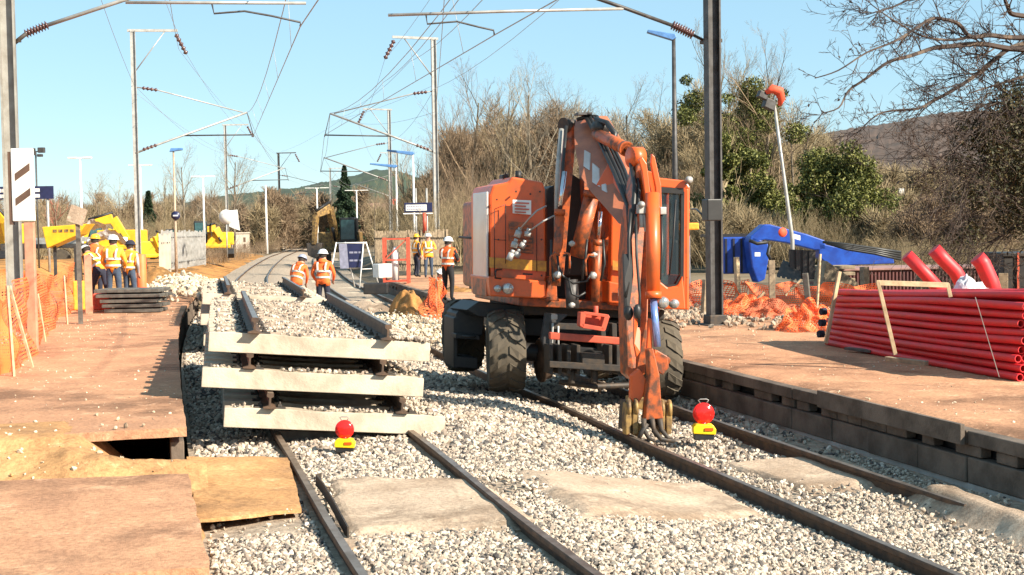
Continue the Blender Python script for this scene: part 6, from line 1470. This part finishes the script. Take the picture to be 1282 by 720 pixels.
# dense scrub: shorter many stemmed shrubs
def shrub_segs(seed, n=26, h=3.0, rad=1.6):
    r = np.random.default_rng(seed); out = []
    for i in range(n):
        a0, a1 = tree_segs(seed*100+i, h*r.uniform(.6, 1.1), levels=4, nb=(6,4,3,3), spread=.55, r0=.022, up=.5, clear=.1, taper=.6); 
        o = np.array([r.normal(0, rad*.5), r.normal(0, rad*.5), 0]); an = r.uniform(0, 6.28); tl = r.uniform(.05,.5)
        for A_ in (a0, a1):
            for c0 in (0, 3):
                x, y, z = A_[:, c0].copy(), A_[:, c0+1].copy(), A_[:, c0+2].copy(); A_[:, c0] = x + z*math.cos(an)*tl + o[0]; A_[:, c0+1] = y + z*math.sin(an)*tl + o[1]
            out.append(A_)
    return np.concatenate(out)
sh = {}
for k_, (m_, sd) in enumerate((('twig_tan', 1), ('twig_brown', 2), ('twig_dark', 3))):
    V, Fc = seg_mesh(shrub_segs(sd)*np.array([1,1,1,1,1,1,.75,.75,1]), 3); o = np_mesh('scrub', V, Fc, m_); sh[k_] = o
allv = []; allf = []; base_meshes = []
for k_ in (0, 1, 2):
    me = sh[k_].data; v_ = np.zeros(len(me.vertices)*3); me.vertices.foreach_get('co', v_); f_ = np.zeros(len(me.polygons)*4, dtype=np.int32); me.loops.foreach_get('vertex_index', f_); base_meshes.append((v_.reshape(-1, 3), f_.reshape(-1, 4))); bpy.data.objects.remove(sh[k_])
def scrub(name, pts, kind_, m_, label=None):
    """pts: (px, s, height metres) – one continuous mass of bare scrub"""
    v0, f0 = base_meshes[kind_]; VV = []; FF = []; o = 0; r = random.Random(len(pts)+kind_)
    for px, s, hh, z in pts:
        p = at(px, s, z); a = r.uniform(0, 6.28); sc1 = hh/3.4; c, s_ = math.cos(a), math.sin(a)
        v = v0*np.array([sc1*1.15, sc1*1.15, sc1]); v = np.stack([v[:, 0]*c-v[:, 1]*s_+p.x, v[:, 0]*s_+v[:, 1]*c+p.y, v[:, 2]+z], 1); VV.append(v); FF.append(f0+o); o += len(v)
    ob = np_mesh(name, np.concatenate(VV), np.concatenate(FF), m_); tag(ob, kind='stuff')
rr = random.Random(9)
def ramp_pts(x0, x1, step, s_, topf, z, js=2.5, jy=6):
    out = []; x = x0
    while x < x1:
        s = s_ + rr.uniform(-js, js)*s_/18; y = topf(x) + rr.uniform(-jy, jy); out.append((x, s, max(.8, D(x, y, s).z - z), z)); x += step*rr.uniform(.6, 1.4)
    return out
scrub('scrub', ramp_pts(-40, 620, 7, 8.5, lambda x: 262-6*math.sin(x*.03), .2, js=1), 1, 'twig_brown')
scrub('scrub', ramp_pts(-40, 275, 9, 14, lambda x: 274, .1, js=1), 0, 'twig_tan')
scrub('scrub', ramp_pts(560, 900, 12, 20, lambda x: 225+max(0, 560-x)*.7, .4, jy=14), 1, 'twig_brown')
scrub('scrub', ramp_pts(520, 900, 8, 22, lambda x: 245+max(0, 560-x)*.4, .4, jy=14), 0, 'twig_tan')
scrub('scrub', ramp_pts(840, 1330, 12, 21, lambda x: 255, .5, jy=12), 1, 'twig_brown')
scrub('scrub', ramp_pts(850, 1330, 9, 26, lambda x: 270, .4, jy=10), 0, 'twig_tan')
scrub('scrub', ramp_pts(1080, 1330, 9, 31, lambda x: 305, .4, jy=8), 2, 'twig_tan')
scrub('scrub', [(x, 17.5-(x-268)*.085, .9+rr.random()*.7, .05) for x in range(262, 350, 5)], 1, 'twig_brown')
# distant woodland mass that closes the view behind the trees
def wood_mass(name, x0, x1, s, topf, z, m_, ntree, per, seed, wpx=46):
    """many bare crowns standing close together, far off: every crown a cloud of fine twigs round its own centre"""
    r = np.random.default_rng(seed); out = []
    for k in range(ntree):
        px = x0 + (x1-x0)*(k+r.uniform(.0, 1.0))/ntree; ss = s*r.uniform(.82, 1.12); p = at(px, ss, z); top = D(px, topf(px)+r.uniform(-9, 9), ss).z; h = top-z
        W = wpx*r.uniform(.8, 1.3)/ss/2; d = r.normal(0, 1, (per, 3)); d[:, 2] = d[:, 2]*.8+.35; d /= np.linalg.norm(d, axis=1)[:, None]
        nc = 26; cd = r.normal(0, 1, (nc, 3)); cd /= np.linalg.norm(cd, axis=1)[:, None]; cd *= r.random((nc, 1))**.45*.82; cr_ = r.uniform(.16, .34, nc); ic = r.integers(0, nc, per); c = np.array([p.x, p.y, z+h*.5])
        P0 = c + (cd[ic] + d*(r.random((per, 1))**.6)*cr_[ic][:, None])*np.array([W, W, h*.52]); low = r.random(per) < .25; P0[low, 2] = z + (P0[low, 2]-z)*r.random(low.sum())
        L = r.uniform(.25, .95, (per, 1))*(22/s)**.5; dr = d*np.array([.8, .8, .4])+np.array([0, 0, .8])+r.normal(0, .6, (per, 3)); dr /= np.linalg.norm(dr, axis=1)[:, None]
        P1 = P0+dr*L; P1[:, 2] = np.minimum(P1[:, 2], top+.4)
        rad = r.uniform(.010, .026, per)*(20/s)**.7; out.append(np.concatenate([P0, P1, rad[:, None], rad[:, None]*.4, np.zeros((per, 1))], 1))
    V, Fc = seg_mesh(np.concatenate(out), 3); o = np_mesh(name, V, Fc, m_); tag(o, kind='stuff')
wood_mass('woodland', -60, 640, 9.5, lambda x: 246+6*math.sin(x*.05)-(10 if 90 < x < 170 else 0), .2, 'twig_brown', 26, 3200, 1, 44)
wood_mass('woodland', -60, 660, 10.5, lambda x: 256+5*math.sin(x*.08), .2, 'twig_tan', 24, 2200, 4, 40)
wood_mass('woodland', 560, 700, 18, lambda x: 120+max(0, 600-x)*.7+6*math.sin(x*.11), .5, 'twig_brown', 7, 7000, 2, 84)
wood_mass('woodland', 650, 790, 17, lambda x: 128+6*math.sin(x*.09)+max(0, x-740)*.6, .5, 'twig_grey', 6, 3600, 12, 90)
wood_mass('woodland', 760, 900, 17, lambda x: 140+8*math.sin(x*.07), .5, 'twig_tan', 6, 4600, 13, 84)
wood_mass('woodland', 860, 1020, 21, lambda x: 92+max(0, x-950)*.9+max(0, 900-x)*.7, .5, 'twig_tan', 6, 7000, 14, 80)
wood_mass('woodland', 520, 900, 16, lambda x: 180+max(0, 590-x)*.8+10*math.sin(x*.07), .5, 'twig_brown', 16, 4200, 15, 60)
wood_mass('woodland', 500, 900, 18, lambda x: 205+max(0, 580-x)*.6+8*math.sin(x*.09), .5, 'twig_tan', 16, 3600, 5, 50)
wood_mass('woodland', 1080, 1330, 23, lambda x: 214+9*math.sin(x*.06), .5, 'twig_tan', 10, 6500, 7, 70)
wood_mass('woodland', 1100, 1340, 28, lambda x: 258+8*math.sin(x*.09), .5, 'twig_brown', 10, 4200, 17, 70)
wood_mass('woodland', 860, 1110, 27, lambda x: 262+8*math.sin(x*.08), .5, 'twig_tan', 10, 3600, 18, 64)
wood_mass('woodland', 840, 1340, 15, lambda x: 182+(24 if x > 1010 else 0)+7*math.sin(x*.06), .6, 'twig_tan', 20, 4400, 3, 56)
wood_mass('woodland', 880, 1340, 19, lambda x: 222+7*math.sin(x*.08), .6, 'twig_brown', 18, 2800, 6, 50)
# low grassy bank closing the far ground
# ivy covered evergreens
def ivy_tree(px, s, z, topy, wpx, label, seed, m_='leaf_ivy', n=16000, size=.13, nl=26):
    p = at(px, s, z); h = D(px, topy, s).z-z; W = wpx/s/2; r = np.random.default_rng(seed); t = thing('evergreen_tree', label, 'tree', p, 0, 'leafy ivy covered trees')
    A0, A1 = tree_segs(seed, h*.8, nb=(12,6,4,3), spread=.7, r0=.16, up=.3, clear=.1); V, Fc = seg_mesh(A0, 8); np_mesh('trunk', V, Fc, 'bark', t, smooth=True); V, Fc = seg_mesh(A1, 3); np_mesh('branches', V, Fc, 'twig_tan', t)
    l = []
    for i in range(nl):
        zz = h*r.uniform(.12, .88); rw = W*math.sqrt(max(.05, 1-((zz/h-.5)/.56)**2)); a = r.uniform(0, 6.28); q = rw*r.uniform(.2, .85); l.append((math.cos(a)*q, math.sin(a)*q, zz, W*r.uniform(.22, .42)))
    V, Fc = lump_crown(seed, l, n, size); np_mesh('crown', V, Fc, m_, t); return t
ivy_tree(1053, 27, .5, 172, 130, 'rounded bright green ivy covered tree right of the leaning light mast', 5, n=52000, size=.075, nl=50)
ivy_tree(942, 25, .5, 180, 100, 'dark green ivy covered tree behind the leaning light mast', 8, n=34000, size=.08, nl=40)
ivy_tree(908, 26, .5, 150, 60, 'narrow ivy covered tree close right of the dark mast', 11, n=20000, size=.08)
ivy_tree(1010, 24, .5, 215, 40, 'small ivy bush between the two larger green trees', 12, n=12000, size=.08)
# conifers
def conifer(px, s, z, topy, wpx, label, seed, m_='leaf_con'):
    p = at(px, s, z); h = D(px, topy, s).z-z; W = wpx/s/2; r = np.random.default_rng(seed); t = thing('conifer', label, 'tree', p, 0, 'conifers')
    mb = MB(); mb.tube([(0,0,0),(0,0,h*.95)], [.16,.03], 8); mb.build('trunk', 'bark', t); n = 9000 if m_ == 'leaf_con' else 1300; z_ = h*r.uniform(.12, 1, n)**.9; a = r.uniform(0, 6.28, n)
    rw = W*(1-z_/h)*(1+.25*np.sin(z_*5))+.08; q = rw*r.random(n)**.45*(1+.3*np.sin(a*3+z_*2)); C = np.stack([np.cos(a)*q, np.sin(a)*q, z_-q*.25], 1); V, Fc = leaf_quads(C, .20, seed); np_mesh('crown', V, Fc, m_, t)
conifer(433, 10.5, .4, 208, 42, 'dark pointed conifer above the distant excavator cab', 1)
conifer(187, 12, .2, 240, 24, 'small dark conifer just right of the grey mast by the workers', 2)
bare_tree('bare_tree', 'small reddish tree with sparse leaves right of the navy site sign', at(72, 16, .6), 303, 4.4, 'leaf_red', 'bark', levels=4, nb=(9,5,4,3), spread=.7)
# big overhanging tree at the right
TP = at(1360, 52, .3); t = thing('overhanging_tree', 'large dark tree at the right edge stretching bare branches over the sky', 'tree', TP)
rb = np.random.default_rng(21); segs = []
def limb(pts, r0, r1, sub=1.0):
    P = [np.array(D(x, y, s)-TP) for x, y, s in pts]; n = len(P)-1
    cr = []
    for i in range(n):
        a, b_ = P[i], P[i+1]; pa = P[i-1] if i else a; pb = P[i+2] if i+2 <= n else b_
        for f in np.linspace(0, 1, 5)[:-1]: cr.append(.5*((2*a)+(-pa+b_)*f+(2*pa-5*a+4*b_-pb)*f*f+(-pa+3*a-3*b_+pb)*f**3))
    cr.append(P[-1]); m = len(cr)-1
    for i in range(m):
        ra = r0+(r1-r0)*i/m; rb_ = r0+(r1-r0)*(i+1)/m; segs.append((*cr[i], *cr[i+1], ra, rb_, 1))
        d = cr[i+1]-cr[i]; L = np.linalg.norm(d); d = d/L
        for q in range(rb.poisson(.85*sub)):
            sgn = rb.choice([-1, 1]); up_ = np.array(UP)*sgn*rb.uniform(.4, 1.0)+np.array(FW)*rb.normal(0, .5); nd = d*rb.uniform(.5, 1)+up_*.75; nd /= np.linalg.norm(nd)
            twig(cr[i]+d*L*rb.random(), nd, rb.uniform(.35, 1.1)*sub, max(ra*.35, .009), 0)
def twig(p, d, L, r, lv):
    ns = 5; pt = p
    for i in range(ns):
        d = d+rb.normal(0, .17, 3); d /= np.linalg.norm(d); q = pt+d*L/ns; segs.append((*pt, *q, r*(1-.13*i), r*(1-.13*(i+1)), 2)); 
        if lv < 3 and rb.random() < (.75 if lv == 0 else .45):
            nd = d+rb.normal(0, .55, 3); nd /= np.linalg.norm(nd); twig(q, nd, L*rb.uniform(.4, .7), max(r*.65, .006), lv+1)
        pt = q
limb([(1400,40,52),(1282,47,55),(1240,44,56),(1215,46,57),(1200,30,57),(1182,24,58),(1165,24,58),(1140,40,59),(1120,52,60),(1085,66,61),(1050,88,62),(1020,98,62)], .065, .010, .8)
limb([(1400,60,52),(1282,62,55),(1230,55,56),(1190,58,57),(1170,60,57),(1140,70,58),(1112,78,59),(1085,98,60),(1062,114,60),(1050,135,61),(1028,142,61)], .075, .010, .8)
limb([(1400,40,52),(1282,55,54),(1245,75,55),(1225,92,55),(1195,112,56),(1165,128,56),(1150,136,57),(1115,139,57),(1095,146,58),(1072,168,58)], .07, .010, .9)
limb([(1400,30,52),(1282,20,55),(1262,10,56),(1255,-20,56)], .08, .03, 1)
limb([(1400,-30,50),(1330,-20,54),(1230,-12,56),(1160,-8,58),(1120,8,59),(1100,14,60),(1080,20,60)], .05, .008, .8)
limb([(1215,46,57),(1190,50,57),(1155,45,58),(1118,25,59),(1090,5,60)], .035, .01, .7)
limb([(1380,120,52),(1300,130,54),(1240,150,55),(1205,175,56),(1190,200,56),(1170,212,57)], .06, .010, 1.5)
limb([(1380,150,52),(1290,170,54),(1250,190,55),(1215,225,55),(1200,260,56)], .06, .010, 1.6)
limb([(1360,300,52),(1300,250,53),(1262,220,54),(1220,205,55),(1192,195,56)], .06, .010, 1.6)
limb([(1360,200,52),(1290,215,53),(1255,232,54),(1222,262,54),(1205,300,54)], .06, .010, 2.4)
limb([(1340,140,52),(1280,140,53),(1250,128,54),(1225,135,54),(1200,150,55)], .05, .010, 2.4)
limb([(1340,260,52),(1290,275,53),(1262,290,53),(1240,305,53)], .05, .010, 2.4)
limb([(1350,90,53),(1290,95,54),(1262,102,55),(1235,110,55),(1210,118,56)], .05, .01, 2.0)
S_ = np.array(segs); V, Fc = seg_mesh(S_, 5); np_mesh('branches', V, Fc, 'twig_dark', t)
mb = MB(); mb.tube([(0,0,-.2),(0.1,0,3),(0,.1,6.5),(-.1,0,9.5)], [.42,.34,.26,.14], 12); mb.build('trunk', 'bark', t)
lm = [(*(np.array(D(x, y, s)-TP)), r_) for x, y, s, r_ in ((1215,170,55,.35),(1200,205,55,.3),(1210,290,54,.35),(1190,250,55,.25),(1275,150,54,.55),(1250,165,55,.5),(1290,200,54,.7),(1262,205,54,.55),(1240,185,55,.4),(1285,245,53,.6),(1262,120,55,.35),(1235,215,55,.35),(1290,115,54,.5),(1255,240,54,.4),(1230,250,55,.3),(1270,275,53,.45),(1218,240,55,.25),(1320,160,53,.9),(1320,240,53,.8))]
lm = [(a_, b_, c_, d_*1.25) for a_, b_, c_, d_ in lm]; V, Fc = lump_crown(31, lm, 17000, .045); np_mesh('foliage', V, Fc, 'leaf_dark', t)
# a few dead leaves clinging to the bare branches
ix = rb.choice(len(S_), 260); C = S_[ix, 3:6]; V, Fc = leaf_quads(C, .045, 3); np_mesh('dead_leaves', V, Fc, 'twig_dark', t)

# ================================================================== hills
def hill(name, pts, s, s2, z0, m_, seed, rough=1.0):
    """ridge line through picture points, built as a real slope rising from nearer ground"""
    xs_ = np.linspace(pts[0][0], pts[-1][0], 220); ys_ = np.interp(xs_, [q[0] for q in pts], [q[1] for q in pts]); V = []; rows = 26
    for j in range(rows):
        f = j/(rows-1); s_ = 1/((1-f)/s2 + f/s)
        for i, x in enumerate(xs_):
            top = D(x, ys_[i], s).z; p = at(x, s_, 0); e = math.sin(f*PI/2)**1.2
            V.append((p.x, p.y, z0+(top-z0)*e))
    V = np.array(V); V[:, 2] += (fbm(V[:, 0], V[:, 1], seed, 4, .045)*1.2*rough + np.abs(fbm(V[:, 0], V[:, 1], seed+3, 3, 1.1))*0.9*rough)*(np.repeat(np.arange(rows), 220) > 3)
    i = (np.arange(219)[None, :] + np.arange(rows-1)[:, None]*220).ravel(); o = np_mesh(name, V, np.stack([i, i+1, i+221, i+220], 1), m_, smooth=True); tag(o, kind='structure')
hill('hill', [(200,262),(270,250),(330,243),(370,238),(410,232),(450,222),(470,216),(500,218),(530,226),(600,240),(760,255)], 3.0, 5.5, 0, 'hill_d', 1)
hill('hill', [(880,205),(960,190),(1020,176),(1060,170),(1100,165),(1140,157),(1175,151),(1230,148),(1300,146),(1420,150)], 3.2, 7, 0, 'hill_b', 2)
# ================================================================== light, sky, camera
SUN_AZ = math.radians(-49)      # direction to the sun in the ground plane, measured from +X towards +Y
SUN_EL = math.radians(33)
to_sun = Vector((math.cos(SUN_AZ)*math.cos(SUN_EL), math.sin(SUN_AZ)*math.cos(SUN_EL), math.sin(SUN_EL)))
sl_ = bpy.data.lights.new('sun', 'SUN'); sl_.energy = 5.0; sl_.angle = math.radians(.55); sl_.color = (1, .90, .74)
so_ = bpy.data.objects.new('sun', sl_); COL.objects.link(so_); so_.rotation_euler = to_sun.to_track_quat('Z', 'Y').to_euler(); so_.location = (20, -20, 30)
w = bpy.data.worlds.new('World'); sc.world = w; w.use_nodes = True; t_ = w.node_tree
bg = t_.nodes['Background']; sk = t_.nodes.new('ShaderNodeTexSky'); sk.sky_type = 'NISHITA'; sk.sun_disc = False
sk.sun_elevation = SUN_EL; sk.sun_rotation = math.atan2(to_sun.x, to_sun.y)
sk.altitude = 50; sk.air_density = 1.0; sk.dust_density = .15; sk.ozone_density = 3.0
mxs = t_.nodes.new('ShaderNodeMix'); mxs.data_type = 'RGBA'; mxs.inputs[0].default_value = .62; mxs.inputs[7].default_value = (2.15, 3.75, 4.55, 1)
t_.links.new(sk.outputs[0], mxs.inputs[6]); t_.links.new(mxs.outputs[2], bg.inputs[0]); bg.inputs[1].default_value = .085
cam = bpy.data.cameras.new('camera'); cam.sensor_width = 36; cam.lens = F/1282*36; cam.clip_start = .1; cam.clip_end = 6000
co = bpy.data.objects.new('camera', cam); COL.objects.link(co)
m4 = Matrix((RT, UP, -FW)).transposed().to_4x4(); m4.translation = CAMP; co.matrix_world = m4; sc.camera = co
sc.view_settings.view_transform = 'Standard'; sc.view_settings.look = 'None'; sc.view_settings.gamma = 1; sc.view_settings.use_curve_mapping = False
sc.view_settings.exposure = 1.22
sc.cycles.use_denoising = True
sc.cycles.max_bounces = 6; sc.cycles.transparent_max_bounces = 12
